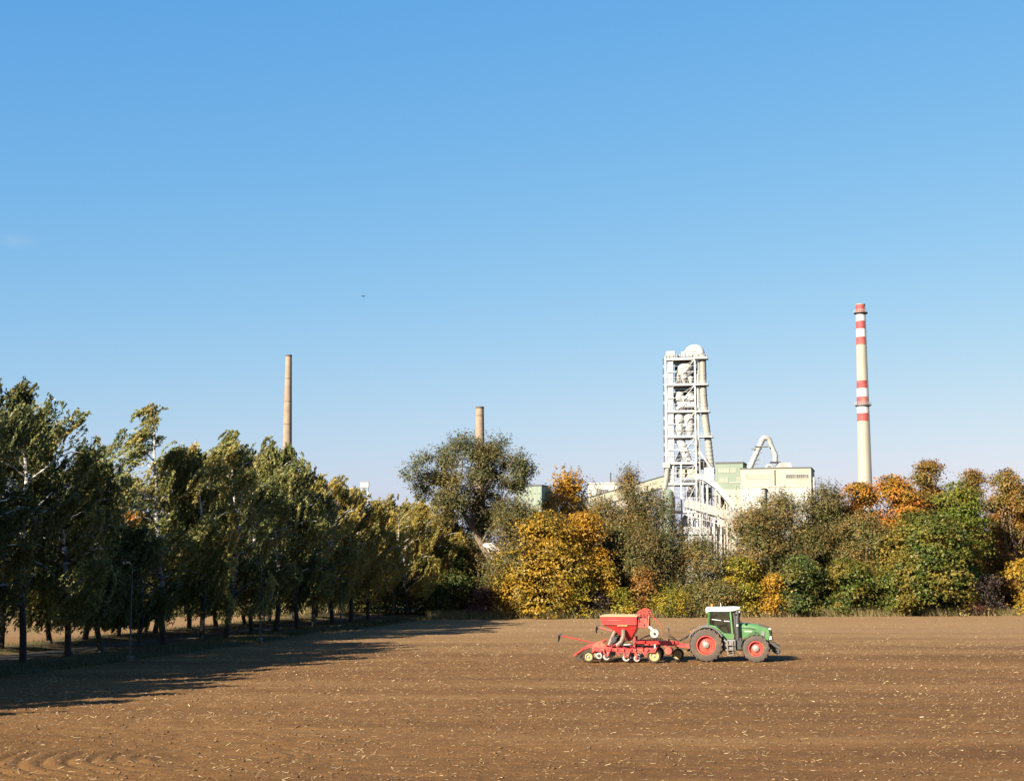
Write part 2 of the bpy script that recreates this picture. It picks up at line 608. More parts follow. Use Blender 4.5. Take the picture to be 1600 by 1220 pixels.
def flakes(name, label, n, d0, d1, power, lmin, lmax, wmin, wmax, mat, lift, tilt=0.35, clump=None, keep=None, along=None):
    X, D = scatter_wedge(n, d0, d1, power)
    ok = in_field(X, D) if keep is None else keep(X, D)
    if clump is not None:
        ok &= (vnoise(X * 0.09, D * 0.4, 31) * 0.6 + vnoise(X * 0.9, D * 1.1, 32) * 0.4) > rng.random(len(X)) * clump + (0.5 - clump * 0.5)
    X, D = X[ok], D[ok]
    n = len(X)
    Z = field_height(X, D) + lift
    a = rng.normal(0, 0.55, n) if along else rng.uniform(0, np.pi, n)
    el = rng.normal(0, tilt, n)
    l = rng.uniform(0, 1, n) ** 3.2 * (lmax - lmin) + lmin
    w = rng.uniform(wmin, wmax, n)
    t = np.stack([np.cos(a) * np.cos(el), np.sin(a) * np.cos(el), np.sin(el)], -1)
    r = rng.normal(0, 0.6, n)
    side = np.stack([-np.sin(a), np.cos(a), r], -1)
    side = unit(side - (side * t).sum(-1, keepdims=True) * t)
    nrm = np.cross(t, side)
    C = np.stack([X, D, Z + np.abs(np.sin(el)) * l * 0.35], -1)
    tl, sw = t * (l / 2)[:, None], side * (w / 2)[:, None]
    th = nrm * (w * 0.5)[:, None]
    V = np.stack([C - tl - sw, C + tl - sw, C + tl + sw, C - tl + sw, C - tl + th, C + tl + th], 1).reshape(-1, 3)
    b = np.arange(n)[:, None] * 6
    Fq = np.concatenate([b + np.array([[0, 1, 5, 4]]), b + np.array([[4, 5, 2, 3]])], 0)
    tone = np.tile(rng.random(n), 2)
    o = np_mesh(name, V, Fq, mat, tone=tone, kind='stuff')
    o['label'] = label
    return o

straw_m = tone_mat('straw_pieces', [(0.30, 0.19, 0.09), (0.42, 0.29, 0.14), (0.54, 0.40, 0.21), (0.66, 0.53, 0.32)])
flakes('straw', 'pale chopped straw and maize stalks lying on the soil', 44000, 36, 120, 1.3, 0.03, 0.20, 0.007, 0.016, straw_m, 0.02, clump=1.9, along=True)
flakes('straw', 'scattered pale stalks farther out on the field', 9000, 60, 172, 1.5, 0.05, 0.16, 0.02, 0.04, straw_m, 0.02, clump=1.5, along=True)

def clods(n):
    X, D = scatter_wedge(n, 36, 120, 1.15)
    ok = in_field(X, D)
    X, D = X[ok], D[ok]
    n = len(X)
    s = 0.02 + 0.05 * rng.random(n) ** 3
    Z = field_height(X, D) + s * 0.3
    base = np.array([[1, 0, 0], [-1, 0, 0], [0, 1, 0], [0, -1, 0], [0, 0, 0.8], [0, 0, -0.8]], float)
    V = base[None] * s[:, None, None] * rng.uniform(0.4, 1.4, (n, 6, 3)) * np.array([1.15, 1.15, 0.7])
    a = rng.uniform(0, 6.28, n)
    c, si = np.cos(a)[:, None], np.sin(a)[:, None]
    V = np.stack([V[..., 0] * c - V[..., 1] * si, V[..., 0] * si + V[..., 1] * c, V[..., 2]], -1) + np.stack([X, D, Z], -1)[:, None]
    tri = np.array([[0, 2, 4], [2, 1, 4], [1, 3, 4], [3, 0, 4], [2, 0, 5], [1, 2, 5], [3, 1, 5], [0, 3, 5]])
    Fq = (np.arange(n)[:, None, None] * 6 + tri[None]).reshape(-1, 3)
    mt = tone_mat('soil_clods', [(0.12, 0.062, 0.026), (0.18, 0.096, 0.042), (0.25, 0.14, 0.062)], 0.95)
    o = np_mesh('clods', V.reshape(-1, 3), Fq, mt, tone=np.repeat(rng.random(n), 8), kind='stuff')
    o['label'] = 'small lumps of dry soil on the field'
clods(16000)

def blades(name, label, X, Y, Z, hmin, hmax, w, mat, lean=(-0.25, 0.0)):
    n = len(X)
    a = rng.uniform(0, np.pi, n)
    h = rng.uniform(hmin, hmax, n)
    side = np.stack([np.cos(a), np.sin(a), np.zeros(n)], -1) * (w * rng.uniform(0.6, 1.4, n))[:, None]
    B = np.stack([X, Y, Z], -1)
    ln = np.stack([lean[0] + rng.normal(0, 0.35, n), lean[1] + rng.normal(0, 0.35, n), np.ones(n)], -1)
    T = B + ln * h[:, None]
    V = np.stack([B - side, B + side, T], 1).reshape(-1, 3)
    Fq = np.arange(n * 3).reshape(-1, 3)
    o = np_mesh(name, V, Fq, mat, tone=rng.random(n), kind='stuff')
    o['label'] = label
    return o

turf_m = tone_mat('turf_blades', [(0.05, 0.055, 0.016), (0.09, 0.085, 0.026), (0.17, 0.13, 0.05)], transl=0.2)
dry_m = tone_mat('dry_grass_blades', [(0.10, 0.11, 0.03), (0.22, 0.17, 0.065), (0.36, 0.27, 0.12), (0.46, 0.36, 0.17)], transl=0.25)
n = 34000
D_ = rng.uniform(58, 178, n)
o_ = -1.6 + 5.6 * rng.random(n) ** 1.5 + 0.9 * rng.normal(0, 1, n) * (rng.random(n) < 0.3)
blades('grass', 'short grass growing on the bank beside the field', front_row(D_) + o_, D_, np.full(n, 0.0) + 0.15 * (1 - np.abs(2 * (o_ + 2.1) / 5.5 - 1) ** 3).clip(0, 1) - 0.06, 0.08, 0.3, 0.02, turf_m)
n = 9000
D_ = rng.uniform(80, 178, n)
o_ = rng.uniform(-11.5, -5.8, n)
blades('grass', 'grass under the second row of birches', front_row(D_) + o_, D_, np.full(n, 0.1), 0.15, 0.5, 0.025, turf_m)
n = 26000
X_ = rng.uniform(-9, 75, n)
hl_ = 172 + 0.153 * (X_ + 4.3)
v_ = vnoise(X_ * 0.35, X_ * 0, 41)
keep_ = rng.random(n) < 0.25 + v_ * 0.9
X_, hl_, v_ = X_[keep_], hl_[keep_], v_[keep_]
blades('dry_grass', 'uneven dry yellow grass along the foot of the hedge', X_, hl_ - 1.5 + rng.normal(0, 0.8, len(X_)) - 0.6 * v_, np.full(len(X_), -0.05), 0.2, 1.25, 0.03, dry_m)
n = 9000
X_ = rng.uniform(-80, -18, n)
blades('dry_grass', 'green and yellow rough grass edging the field beyond the birches', X_, 177.5 + rng.normal(0, 0.9, n), np.full(n, -0.05), 0.4, 1.6, 0.05, dry_m)
# ------------------------------------------------------------------ the cement works beyond the hedge
white_steel = pm('white_steel', (0.534, 0.538, 0.534), 0.45, var=0.1, scale=0.5, stain=(0.408, 0.388, 0.347), streak=True)
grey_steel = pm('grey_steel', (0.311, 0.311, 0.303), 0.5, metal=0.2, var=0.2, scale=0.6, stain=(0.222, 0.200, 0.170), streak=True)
dark_steel = pm('dark_steel', (0.052, 0.052, 0.056), 0.6, var=0.3, scale=0.8)
cream_clad = pm('cream_cladding', (0.47, 0.43, 0.32), 0.7, var=0.08, scale=0.25, stain=(0.40, 0.36, 0.27), streak=True)
cream_steel = pm('dusty_cream_steel', (0.49, 0.485, 0.445), 0.6, var=0.14, scale=0.6, stain=(0.38, 0.36, 0.32), streak=True)
green_clad = pm('pale_green_cladding', (0.208, 0.264, 0.191), 0.6, var=0.1, scale=0.3, stain=(0.238, 0.281, 0.212), streak=True)
dark_roof = pm('dark_roof_edge', (0.089, 0.096, 0.089), 0.7, var=0.2, scale=0.5)
pane_m = pm('dusty_window_panes', (0.118, 0.126, 0.133), 0.25, var=0.35, scale=0.7, spec=0.6)
pale_pane = pm('dusty_pale_window_panes', (0.370, 0.370, 0.281), 0.35, var=0.25, scale=0.7, spec=0.5)
concrete = pm('bleached_concrete', (0.42, 0.385, 0.305), 0.85, var=0.12, scale=0.4, stain=(0.36, 0.32, 0.25), streak=True, bump=0.2)
red_paint = pm('faded_red_paint', (0.385, 0.067, 0.063), 0.7, var=0.2, scale=0.5, stain=(0.444, 0.178, 0.126))
white_paint = pm('chalky_white_paint', (0.592, 0.585, 0.562), 0.7, var=0.06, scale=0.5)
brick_m = pm('weathered_brick', (0.34, 0.25, 0.175), 0.9, var=0.2, scale=0.55, stain=(0.31, 0.23, 0.17), bump=0.3)
soot_m = pm('sooty_brick', (0.12, 0.095, 0.08), 0.9, var=0.3, scale=1)

def H(py, D):
    return at(800, py, D).z

# ---- red and white chimney
def striped_chimney():
    D = 600.0
    base = at(1352, 770, D)
    X = base.x
    h_top = H(475.5, D)
    z770 = base.z
    def rad(z):
        return 2.80 + (1.80 - 2.80) * (z - z770) / (h_top - z770)
    r = thing('tall_chimney', 'tall slender concrete chimney with red and white warning bands', 'chimney', (X, D, 0))
    zs = np.linspace(0, h_top, 30)
    prof = [(rad(z), z) for z in zs] + [(rad(h_top) - 0.35, h_top), (rad(h_top) - 0.4, h_top - 3)]
    MB().lathe(prof, n=40).build('shaft', concrete, r, smooth=True)
    zy = lambda zp: H(460 + zp / 3.81, D)
    for c, a, b in (('red', 62, 107), ('white', 115, 160), ('red', 160, 206), ('white', 206, 255), ('red', 255, 301),
                    ('red', 514, 560), ('white', 560, 610), ('red', 610, 655), ('white', 664, 708), ('red', 708, 755)):
        z1, z0 = zy(a) - 0.02, zy(b) + 0.02
        e = 0.035
        MB().lathe([(rad(z0) - 0.1, z0), (rad(z0) + e, z0), (rad(z1) + e, z1), (rad(z1) - 0.1, z1)], n=40).build(c + '_band', red_paint if c == 'red' else white_paint, r, smooth=True)
    for zp in (111.5, 659.5):
        z = zy(zp)
        g = MB()
        R0 = rad(z)
        g.lathe([(R0 - 0.05, z - 0.55), (R0 + 0.5, z - 0.4), (R0 + 0.95, z - 0.08), (R0 + 0.95, z + 0.06), (R0 - 0.05, z + 0.06)], n=40)
        go = g.build('gallery', dark_steel if zp < 200 else grey_steel, r)
        rl = MB()
        for k in range(24):
            a = k / 24 * 2 * math.pi
            rl.tube([(math.cos(a) * (R0 + 0.9), math.sin(a) * (R0 + 0.9), z), (math.cos(a) * (R0 + 0.9), math.sin(a) * (R0 + 0.9), z + 1.1)], 0.04, 4)
        for hz in (0.6, 1.1):
            rl.lathe([(R0 + 0.87, z + hz), (R0 + 0.93, z + hz), (R0 + 0.93, z + hz + 0.06), (R0 + 0.87, z + hz + 0.06)], n=40, closed=True)
        rl.build('railing', white_steel, go)
    ld = MB()
    aa = R(-50)
    def lp(z, off=0.25, t=0.0):
        q = rad(z) + off
        return Vector((math.cos(aa + t) * q, math.sin(aa + t) * q, z))
    for t in (-0.09, 0.09):
        ld.tube([lp(1, 0.25, t), lp(h_top - 1, 0.25, t)], 0.05, 5)
    for z in np.arange(2, h_top - 2, 1.5):
        ld.tube([lp(z, 0.25, -0.09), lp(z, 0.25, 0.09)], 0.04, 4)
        ld.bar(lp(z, -0.05), lp(z, 0.25), 0.06)
    ld.build('ladder', grey_steel, r)
striped_chimney()

def brick_chimney(px, top, pw_top, pw_690, D, label):
    b = at(px, 690, D)
    X, h = b.x, H(top, D)
    k = D / F
    r1, r2 = pw_top * k / 2, pw_690 * k / 2
    rad = lambda z: r1 + (r2 - r1) * (h - z) / (h - b.z)
    r = thing('brick_chimney', label, 'chimney', (X, D, 0))
    zs = np.linspace(0, h - 0.6, 16)
    MB().lathe([(rad(z), z) for z in zs], n=28).build('shaft', brick_m, r, smooth=True)
    MB().lathe([(rad(h) - 0.05, h - 0.62), (rad(h) + 0.06, h - 0.55), (rad(h) + 0.06, h), (rad(h) - 0.35, h), (rad(h) - 0.4, h - 2)], n=28).build('rim', soot_m, r)
    for z in np.arange(6, h - 2, 7.5):
        MB().lathe([(rad(z) - 0.02, z), (rad(z) + 0.035, z), (rad(z) + 0.035, z + 0.14), (rad(z) - 0.02, z + 0.14)], n=28).build('iron_hoop', dark_steel, r)
    ld = MB()
    a = R(-35)
    for z in np.arange(2, h - 1, 0.9):
        p = Vector((math.cos(a) * (rad(z) + 0.12), math.sin(a) * (rad(z) + 0.12), z))
        ld.box(p, (0.12, 0.4, 0.05))
    ld.build('climbing_rungs', dark_steel, r, kind='stuff')
brick_chimney(449, 554.5, 9.7, 14.2, 500, 'slim tapering brick chimney with a sooty rim above the birches')
brick_chimney(749.6, 635.5, 12.6, 14.4, 470, 'short thick brick chimney rising behind the leaning willow')

# ---- preheater tower
def cyclone(x, y, z0, z1, r, parent, mat, name='cyclone'):
    h = z1 - z0
    m = MB().lathe([(0.0, z1), (r * 0.35, z1 - 0.05 * h), (r * 0.8, z1 - 0.13 * h), (r, z1 - 0.26 * h), (r, z1 - 0.30 * h), (r * 1.06, z1 - 0.30 * h), (r * 1.06, z1 - 0.34 * h), (r, z1 - 0.34 * h),
                    (r, z1 - 0.5 * h), (r * 0.28, z0 + 0.06 * h), (r * 0.28, z0), (0.0, z0)], (x, y, 0), n=22)
    return m.build(name, mat, parent, smooth=True)

vessel_m = pm('bright_insulated_shell', (0.58, 0.57, 0.53), 0.5, var=0.1, scale=0.7, stain=(0.47, 0.44, 0.38), streak=True)
def tower():
    D = 500.0
    c = at(1068.5, 880, D)
    r = thing('preheater_tower', 'tall white steel frame tower filled with cyclones and ducts', 'tower', (c.x, D, 0), R(-11))
    w, d = 4.75, 5.2              # half width, half depth
    lv = [H(p, D) for p in (800, 757, 725, 684, 645, 603.5, 564)]
    top = lv[-1]
    cols = []
    for sx in (-w, w):
        for sy in (-d, d):
            MB().box((sx, sy, (top + 1) / 2), (0.5, 0.5, top + 1)).build('column', white_steel, r)
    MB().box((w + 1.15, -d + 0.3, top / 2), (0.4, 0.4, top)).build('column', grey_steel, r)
    MB().box((-0.1, -d + 0.05, H(726, D) / 2), (0.5, 0.4, H(726, D))).build('column', white_steel, r)
    for i, z in enumerate(lv):
        for (a, b) in (((-w + .31, -d, z), (w - .31, -d, z)), ((-w + .31, d, z), (w - .31, d, z)), ((-w, -d + .31, z), (-w, d - .31, z)), ((w, -d + .31, z), (w, d - .31, z))):
            MB().bar(a, b, 0.4, 0.72).build('beam', white_steel, r)
        MB().box((0, 0, z + 0.1), (2 * w - 0.7, 2 * d - 0.7, 0.16)).build('floor_deck', grey_steel, r)
        # handrails along the front and right edges
        rl = MB()
        for zz in (0.95, 1.45):
            rl.bar((-w, -d - 0.25, z + zz), (w, -d - 0.25, z + zz), 0.05)
        for k in range(9):
            x = -w + 2 * w * k / 8
            rl.bar((x, -d - 0.25, z + 0.4), (x, -d - 0.25, z + 1.45), 0.05)
        rl.build('railing', white_steel, r)
    lvl = [0] + lv
    for i in range(len(lvl) - 1):
        z0, z1 = lvl[i] + 0.5, lvl[i + 1] - 0.5
        zm = (z0 + z1) / 2
        MB().bar((-w + .3, -d, zm), (w - .3, -d, zm), 0.16).build('rail_beam', white_steel, r)
        if i == 0:
            for s in (-1, 1):
                MB().bar((s * (w - .3), -d + .05, z0), (-s * (w - .3), -d + .05, z1), 0.28).build('brace', white_steel, r)
        else:
            s = -1 if i % 2 else 1
            MB().bar((w - 0.3, -d + .06, z1), (w - 4.2, -d + .06, z0 if i < 3 else zm - 0.8), 0.2).build('brace', white_steel, r)
            MB().bar((-w + 0.3, -d + .02, z1), (-w + 2.6, -d + .02, zm), 0.12).build('brace', white_steel, r)
            MB().bar((-w + 0.3, -d + .02, zm), (-w + 2.6, -d + .02, z0), 0.12).build('brace', white_steel, r)
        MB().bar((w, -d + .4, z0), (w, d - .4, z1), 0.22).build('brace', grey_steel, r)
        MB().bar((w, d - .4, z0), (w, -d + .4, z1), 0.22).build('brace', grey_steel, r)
        MB().bar((-w, -d + .4, z0), (-w, d - .4, z1), 0.2).build('brace', white_steel, r)
        # white lift shaft, one panel each storey
        MB().box((-w + 1.55, -d + 1.25, (z0 + z1) / 2), (1.75, 1.6, z1 - z0 + 0.5)).build('lift_shaft_panel', white_steel, r)
        # dark sheet at the back, painting in the ceiling shade under the upper floors
        if i in (5, 6):
            MB().box((0.9, d - 0.5, (z0 + z1) / 2), (2 * w - 2.5, 0.12, z1 - z0)).build('shade_panel', dark_steel, r)
        # cat ladder cage on the outer face
        k0 = z0
        while k0 < z1 and i > 0:
            MB().box((-w - 0.75, -d + 0.6, k0 + 1.0), (0.28, 0.8, 1.9)).build('ladder_cage', dark_steel, r)
            k0 += 3.1
    ld = MB()
    for s in (-0.3, 0.3):
        ld.bar((-w - 0.55, -d + 0.6 + s, 4), (-w - 0.55, -d + 0.6 + s, top), 0.07)
    ld.build('ladder', white_steel, r)
    # cyclones, storey by storey
    px = lambda p: (p - 1068.5) / 4.8
    cyclone(px(1075.5), -2.2, lv[5] + 0.9, top - 0.7, 2.5, r, vessel_m)
    cyclone(px(1063.5), -2.6, lv[5] + 0.4, lv[5] + 4.2, 1.0, r, cream_steel)
    cyclone(px(1074), -3.6, lv[5] + 0.3, lv[5] + 4.6, 1.15, r, cream_steel)
    cyclone(px(1084), -3.4, lv[5] + 0.3, lv[5] + 3.0, 0.9, r, cream_steel)
    cyclone(px(1064.5), -2.2, lv[4] + 0.6, lv[5] - 1.7, 1.8, r, vessel_m)
    cyclone(px(1083), -1.6, lv[4] + 2.6, lv[5] - 2.3, 1.5, r, cream_steel)
    for (a, b, zc, h) in ((1070, 1090, 4.3, 1.5), (1066, 1090, 2.3, 1.7)):
        MB().box(((px(a) + px(b)) / 2, -3.6, lv[4] + zc), (px(b) - px(a), 1.8, h)).build('duct_box', white_steel, r, bevel=0.12)
    MB().bar((px(1062), -3.9, lv[4] + 0.9), (px(1077), -3.9, lv[4] + 4.0), 0.9).build('chute', white_steel, r)
    for xx in (1065, 1081):
        z0_, z1_ = lv[3] + 0.5, lv[4] - 0.6
        zm_ = (z0_ + z1_) / 2
        MB().lathe([(0, z1_), (1.2, z1_), (1.62, z1_ - 0.8), (1.62, zm_ + 0.6), (1.3, zm_ + 0.1), (1.3, zm_ - 0.1), (1.5, zm_ - 0.5), (1.5, z0_ + 1.6), (0.8, z0_), (0, z0_)], (px(xx), -3.2, 0), n=22).build('vessel', vessel_m, r, smooth=True)
    MB().tube([(px(1073.5), -4.3, lv[3] + 0.4), (px(1074), -4.3, lv[3] + 3.2)], 0.22, 8).build('drain_pipe', dark_steel, r)
    MB().tube([(px(1063), -2.6, lv[3] - 0.7), (px(1067), -2.8, lv[3] - 1.6), (px(1072), -3, lv[3] - 4.2), (px(1079), -3.2, lv[2] + 0.7)], [1.45, 1.5, 1.45, 1.2], 18).build('down_duct', white_steel, r, smooth=True)
    MB().tube([(px(1061), -1.0, lv[2] + 0.6), (px(1066), -1.0, lv[2] + 3.0), (px(1073), -1.2, lv[3] - 3)], 0.9, 14).build('down_duct', cream_steel, r, smooth=True)
    st = MB()
    for k in range(5):
        z = lv[2] + 1.2 + k * 1.35
        st.bar((px(1076), -4.6, z), (px(1090), -4.6, z + (0.9 if k % 2 else -0.9)), 0.32, 0.14)
        st.bar((px(1076), -4.6, z + 0.9), (px(1090), -4.6, z + (1.8 if k % 2 else 0.0)), 0.05)
    st.build('stair', cream_steel, r)
    MB().box((px(1075), -2.2, (lv[1] + lv[2]) / 2 + 0.5), (6.2, 1.5, 3.4)).build('clad_panel', cream_clad, r)
    MB().box((px(1079), -3.2, lv[1] + 0.8), (5.0, 1.2, 1.0)).build('duct_box', dark_steel, r)
    cyclone(px(1072), -1.5, 1, lv[0] - 0.6, 2.2, r, cream_steel)
    MB().lathe([(0, -1.1), (1.7, -1.1), (2.05, -0.8), (2.1, 0.0), (2.05, 0.9), (1.7, 1.2), (0, 1.2)], (px(1089.5), -3.6, top + 1.75), axis='Y', n=28).build('duct_head', cream_steel, r, smooth=True)
    MB().prism([(px(1086.5), top + 0.45), (px(1090.5), top + 0.45), (px(1089.5), top + 1.5), (px(1087.5), top + 1.3)], -4.78, -4.6).build('hatch', dark_steel, r)
    # roof plant: two cabins and the great elbow into the riser duct
    MB().box((px(1053.5), -3.8, top + 1.6), (2.9, 2.4, 2.1)).build('roof_cabin', white_steel, r)
    MB().box((px(1073), -3.6, top + 1.5), (1.3, 1.6, 2.0)).build('roof_cabin', cream_steel, r)
    MB().box((px(1065.5), -2.0, top + 1.1), (1.1, 1.2, 1.2)).build('roof_fan', grey_steel, r)
    rl = MB()
    for zz in (0.5, 1.0, 1.5):
        rl.bar((-w, -d, top + zz), (w + 2, -d, top + zz), 0.06)
    for k in range(10):
        x = -w + (2 * w + 2) * k / 9
        rl.bar((x, -d, top), (x, -d, top + 1.5), 0.06)
    rl.build('railing', grey_steel, r)
    pts, rr = [], []
    x0, x1, zc = px(1081), px(1101), top + 1.2
    for k in range(13):
        a = math.pi * (1 - k / 12)
        pts.append(((x0 + x1) / 2 + math.cos(a) * (x1 - x0) / 2, -2.6 - 1.8 * k / 12, zc + math.sin(a) * 2.0))
        rr.append(1.65 - 0.5 * (k / 12) + 0.3 * math.sin(math.pi * k / 12))
    MB().tube(pts, rr, 22).build('elbow_duct', cream_steel, r, smooth=True)
    # riser duct down the side, with ring joints
    DY = -4.4
    path = [(px(1103.2), DY, top + 1.3), (px(1103.7), DY, H(620, D)), (px(1106), DY, H(655, D)), (px(1110), DY, H(690, D)), (px(1112), DY, H(712, D)), (px(1115), DY, H(742, D))]
    MB().tube(path, [1.12, 1.12, 1.15, 1.12, 1.1, 1.1], 22).build('riser_duct', grey_cream, r, smooth=True)
    def on_path(z):
        for a, b in zip(path, path[1:]):
            if b[2] <= z <= a[2]:
                t = (a[2] - z) / (a[2] - b[2])
                return a[0] + (b[0] - a[0]) * t
        return path[-1][0]
    on_x = on_path
    for i in range(1, len(lvl) - 1):
        z0, z1 = lvl[i] + 0.5, lvl[i + 1] - 0.5
        for f in (0.25, 0.75):
            zz = z0 + (z1 - z0) * f
            MB().bar((-w + .3, -d - 0.02, zz), (w - .3, -d - 0.02, zz), 0.09).build('rail_beam', white_steel, r)
        for f0, f1 in ((0.0, 0.5), (0.5, 1.0)):
            za, zb_ = z0 + (z1 - z0) * f0, z0 + (z1 - z0) * f1
            MB().bar((-1.9, -d + .12, za), (w - .4, -d + .12, zb_), 0.1).build('brace', white_steel, r)
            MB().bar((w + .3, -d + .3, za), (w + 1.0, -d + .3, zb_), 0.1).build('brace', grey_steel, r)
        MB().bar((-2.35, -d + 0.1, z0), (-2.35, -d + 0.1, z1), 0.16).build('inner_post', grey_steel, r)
        # a flight of stairs on the flank
        for f in (0.0, 0.33, 0.66):
            zz = z0 + (z1 - z0) * f
            MB().bar((w + .2, -d + 0.2, zz), (min(on_x(zz), w + 5.5), -d + 0.9, zz), 0.13).build('duct_tie', grey_steel, r)
        MB().bar((w + 0.7, -d + 1.2, z0), (w + 0.7, -d + 6.0, z1), 0.7, 0.14).build('stair_flight', grey_steel, r)
    for py in list(range(588, 684, 16)) + list(range(694, 742, 6)):
        z = H(py, D)
        MB().lathe([(1.06, z - 0.12), (1.26, z - 0.12), (1.26, z + 0.12), (1.06, z + 0.12)], (on_path(z), DY, 0), n=22, closed=True).build('ring_joint', cream_steel, r)
    for py in (564, 604.5, 646, 685):
        z = H(py, D)
        x = on_path(z)
        p = MB().box((x - 0.5, DY, z), (4.4, 4.6, 0.5)).build('duct_platform', white_steel, r)
        q = MB()
        for zz in (0.6, 1.15):
            q.bar((x - 2.7, DY - 2.4, z + zz), (x + 1.6, DY - 2.4, z + zz), 0.06)
            q.bar((x + 1.6, DY - 2.4, z + zz), (x + 1.6, DY + 2.2, z + zz), 0.06)
        for k in range(6):
            q.bar((x - 2.7 + 4.3 * k / 5, DY - 2.4, z + .2), (x - 2.7 + 4.3 * k / 5, DY - 2.4, z + 1.15), 0.06)
        q.build('railing', white_steel, p)
    for k, (a, b) in enumerate(((588, 640), (650, 690))):
        MB().tube([(w + 0.9, -5.0, H(a, D)), (w + 0.9, -5.0, H(b, D))], 0.32, 10).build('small_pipe', white_steel, r, smooth=True)
    MB().bar((px(1097), -6.4, H(708, D)), (px(1116), -6.4, H(735, D)), 0.9, 0.55).build('chute', white_steel, r)
    MB().box((px(1112), -6.6, H(744, D)), (3.0, 2.6, 4.6)).build('duct_box', white_steel, r)
    MB().box((px(1100), -1.0, H(726, D)), (3.0, 3.0, 3.2)).build('fan_housing', grey_steel, r, bevel=0.2)
    return r
grey_cream = pm('dusty_grey_duct', (0.33, 0.31, 0.265), 0.6, var=0.14, scale=0.7, stain=(0.40, 0.35, 0.28), streak=True)
tower()

# ---- curved and sloping conveyor galleries in front of the tower
def galleries():
    D = 486.0
    q = lambda x, y, dd=0: at(1060 + x / 9.38, 730 + y / 9.38, D + dd)
    r = thing('curved_conveyor', 'white curved conveyor gallery sweeping down from the foot of the tower', 'conveyor', (q(310, 0).x, D, 0))
    o = Vector((q(310, 0).x, D, 0))
    loc = lambda x, y, dd=0: q(x, y, dd) - o
    path = [(235, 150), (300, 140), (380, 165), (460, 215), (540, 275), (610, 345), (680, 425), (750, 515), (815, 600), (865, 690)]
    rings, rails = [], MB()
    for i, (x, y) in enumerate(path):
        p = loc(x, y)
        a = Vector(loc(*path[max(0, i - 1)]))
        b = Vector(loc(*path[min(len(path) - 1, i + 1)]))
        t = (b - a).normalized()
        up = Vector((-t.z, 0, t.x))
        if up.z < 0: up = -up
        h = 0.75
        sy = Vector((0, 1.3, 0))
        rings.append([p - up * h - sy, p + up * h - sy, p + up * (h + 0.0) + sy, p - up * h + sy])
    MB().loft(rings).build('gallery_casing', white_steel, r)
    for i in range(len(rings) - 1):
        for kk in (1, 2):
            MB().bar(rings[i][kk] + Vector((0, 0, 0.16)), rings[i + 1][kk] + Vector((0, 0, 0.16)), 0.22, 0.28).build('edge_rail', cream_steel, r)
    for (x, y0) in ((420, 250), (540, 330), (600, 400), (750, 560), (350, 200)):
        a, b = loc(x, y0), loc(x, 700)
        b.z = 0 - 0
        for s in (-1.1, 1.1):
            MB().bar(a + Vector((0, s, 0)), Vector((a.x, a.y + s, 0)), 0.34).build('leg', white_steel, r)
    r2 = thing('inclined_conveyor', 'pale boxed conveyor bridge sloping down under the curved gallery', 'conveyor', (q(480, 0).x, D - 8, 0))
    o2 = Vector((q(480, 0).x, D - 8, 0))
    l2 = lambda x, y: at(1060 + x / 9.38, 730 + y / 9.38, D - 8) - o2
    A, B = l2(95, 520), l2(865, 735)
    MB().bar(A, B, 2.4, 2.7).build('casing', cream_white, r2)
    n = 9
    for k in range(n):
        t = (k + 0.5) / n
        p = A.lerp(B, t)
        MB().bar(p + Vector((0, -1.24, -1.34)), p + Vector((0, -1.24, 1.34)), 0.12, 0.1).build('casing_rib', white_steel, r2)
    tr = []
    dz = Vector((0, 0, -3.6))
    lo = Vector((0, 0, -1.5))
    MB().bar(A + dz, B + dz, 0.3).build('truss_chord', white_steel, r2)
    for k in range(n):
        p0, p1 = A.lerp(B, k / n), A.lerp(B, (k + 1) / n)
        MB().bar(p0 + lo, p1 + dz, 0.2).build('truss_brace', white_steel, r2)
        MB().bar(p1 + dz, p1 + lo, 0.2).build('truss_brace', white_steel, r2)
    for x in (140, 190, 310, 520, 620, 840):
        p = A.lerp(B, (x - 95) / 770)
        MB().bar(p + lo, Vector((p.x, 0, 0)), 0.42).build('leg', white_steel, r2)
    # the plant house below
    r3 = thing('plant_house', 'low white machinery house with a flat roof half hidden below the conveyors', 'building', (q(360, 0).x, D + 6, 0))
    o3 = Vector((q(360, 0).x, D + 6, 0))
    l3 = lambda x, y: at(1060 + x / 9.38, 730 + y / 9.38, D + 6) - o3
    a, b = l3(110, 850), l3(660, 850)
    MB().box(((a.x + b.x) / 2, 3, a.z / 2 - 2.3), (b.x - a.x, 8, a.z + 0.0)).build('wall', cream_white, r3)
    MB().box(((a.x + b.x) / 2, 2.8, a.z - 1.6), (b.x - a.x + 0.8, 9, 2.4)).build('roof_fascia', white_steel, r3)
    for k in range(6):
        MB().box((a.x + 2 + k * (b.x - a.x - 4) / 5, -1.1, a.z - 6.0), (1.4, 0.2, 2.0)).build('window', pane_m, r3)
    r4 = thing('kiln_frame', 'open steel frame with dark hoppers standing under the tower and conveyors', 'structure frame', (q(330, 0).x, D + 22, 0))
    o4 = Vector((q(330, 0).x, D + 22, 0))
    l4 = lambda x, y: at(1060 + x / 9.38, 730 + y / 9.38, D + 22) - o4
    zt = l4(0, 250).z
    for x in (130, 250, 380, 480, 590, 720):
        top_z = zt if x < 560 else l4(0, 400).z if x < 700 else l4(0, 520).z
        MB().bar((l4(x, 0).x, 0, 0), (l4(x, 0).x, 0, top_z), 0.4).build('column', white_steel, r4)
        MB().bar((l4(x, 0).x, 7, 0), (l4(x, 0).x, 7, top_z), 0.4).build('column', grey_steel, r4)
    for y in (250, 420, 640, 760):
        MB().bar((l4(120, 0).x, 0, l4(0, y).z), (l4(560 if y < 400 else 760, 0).x, 0, l4(0, y).z), 0.35, 0.5).build('beam', white_steel, r4)
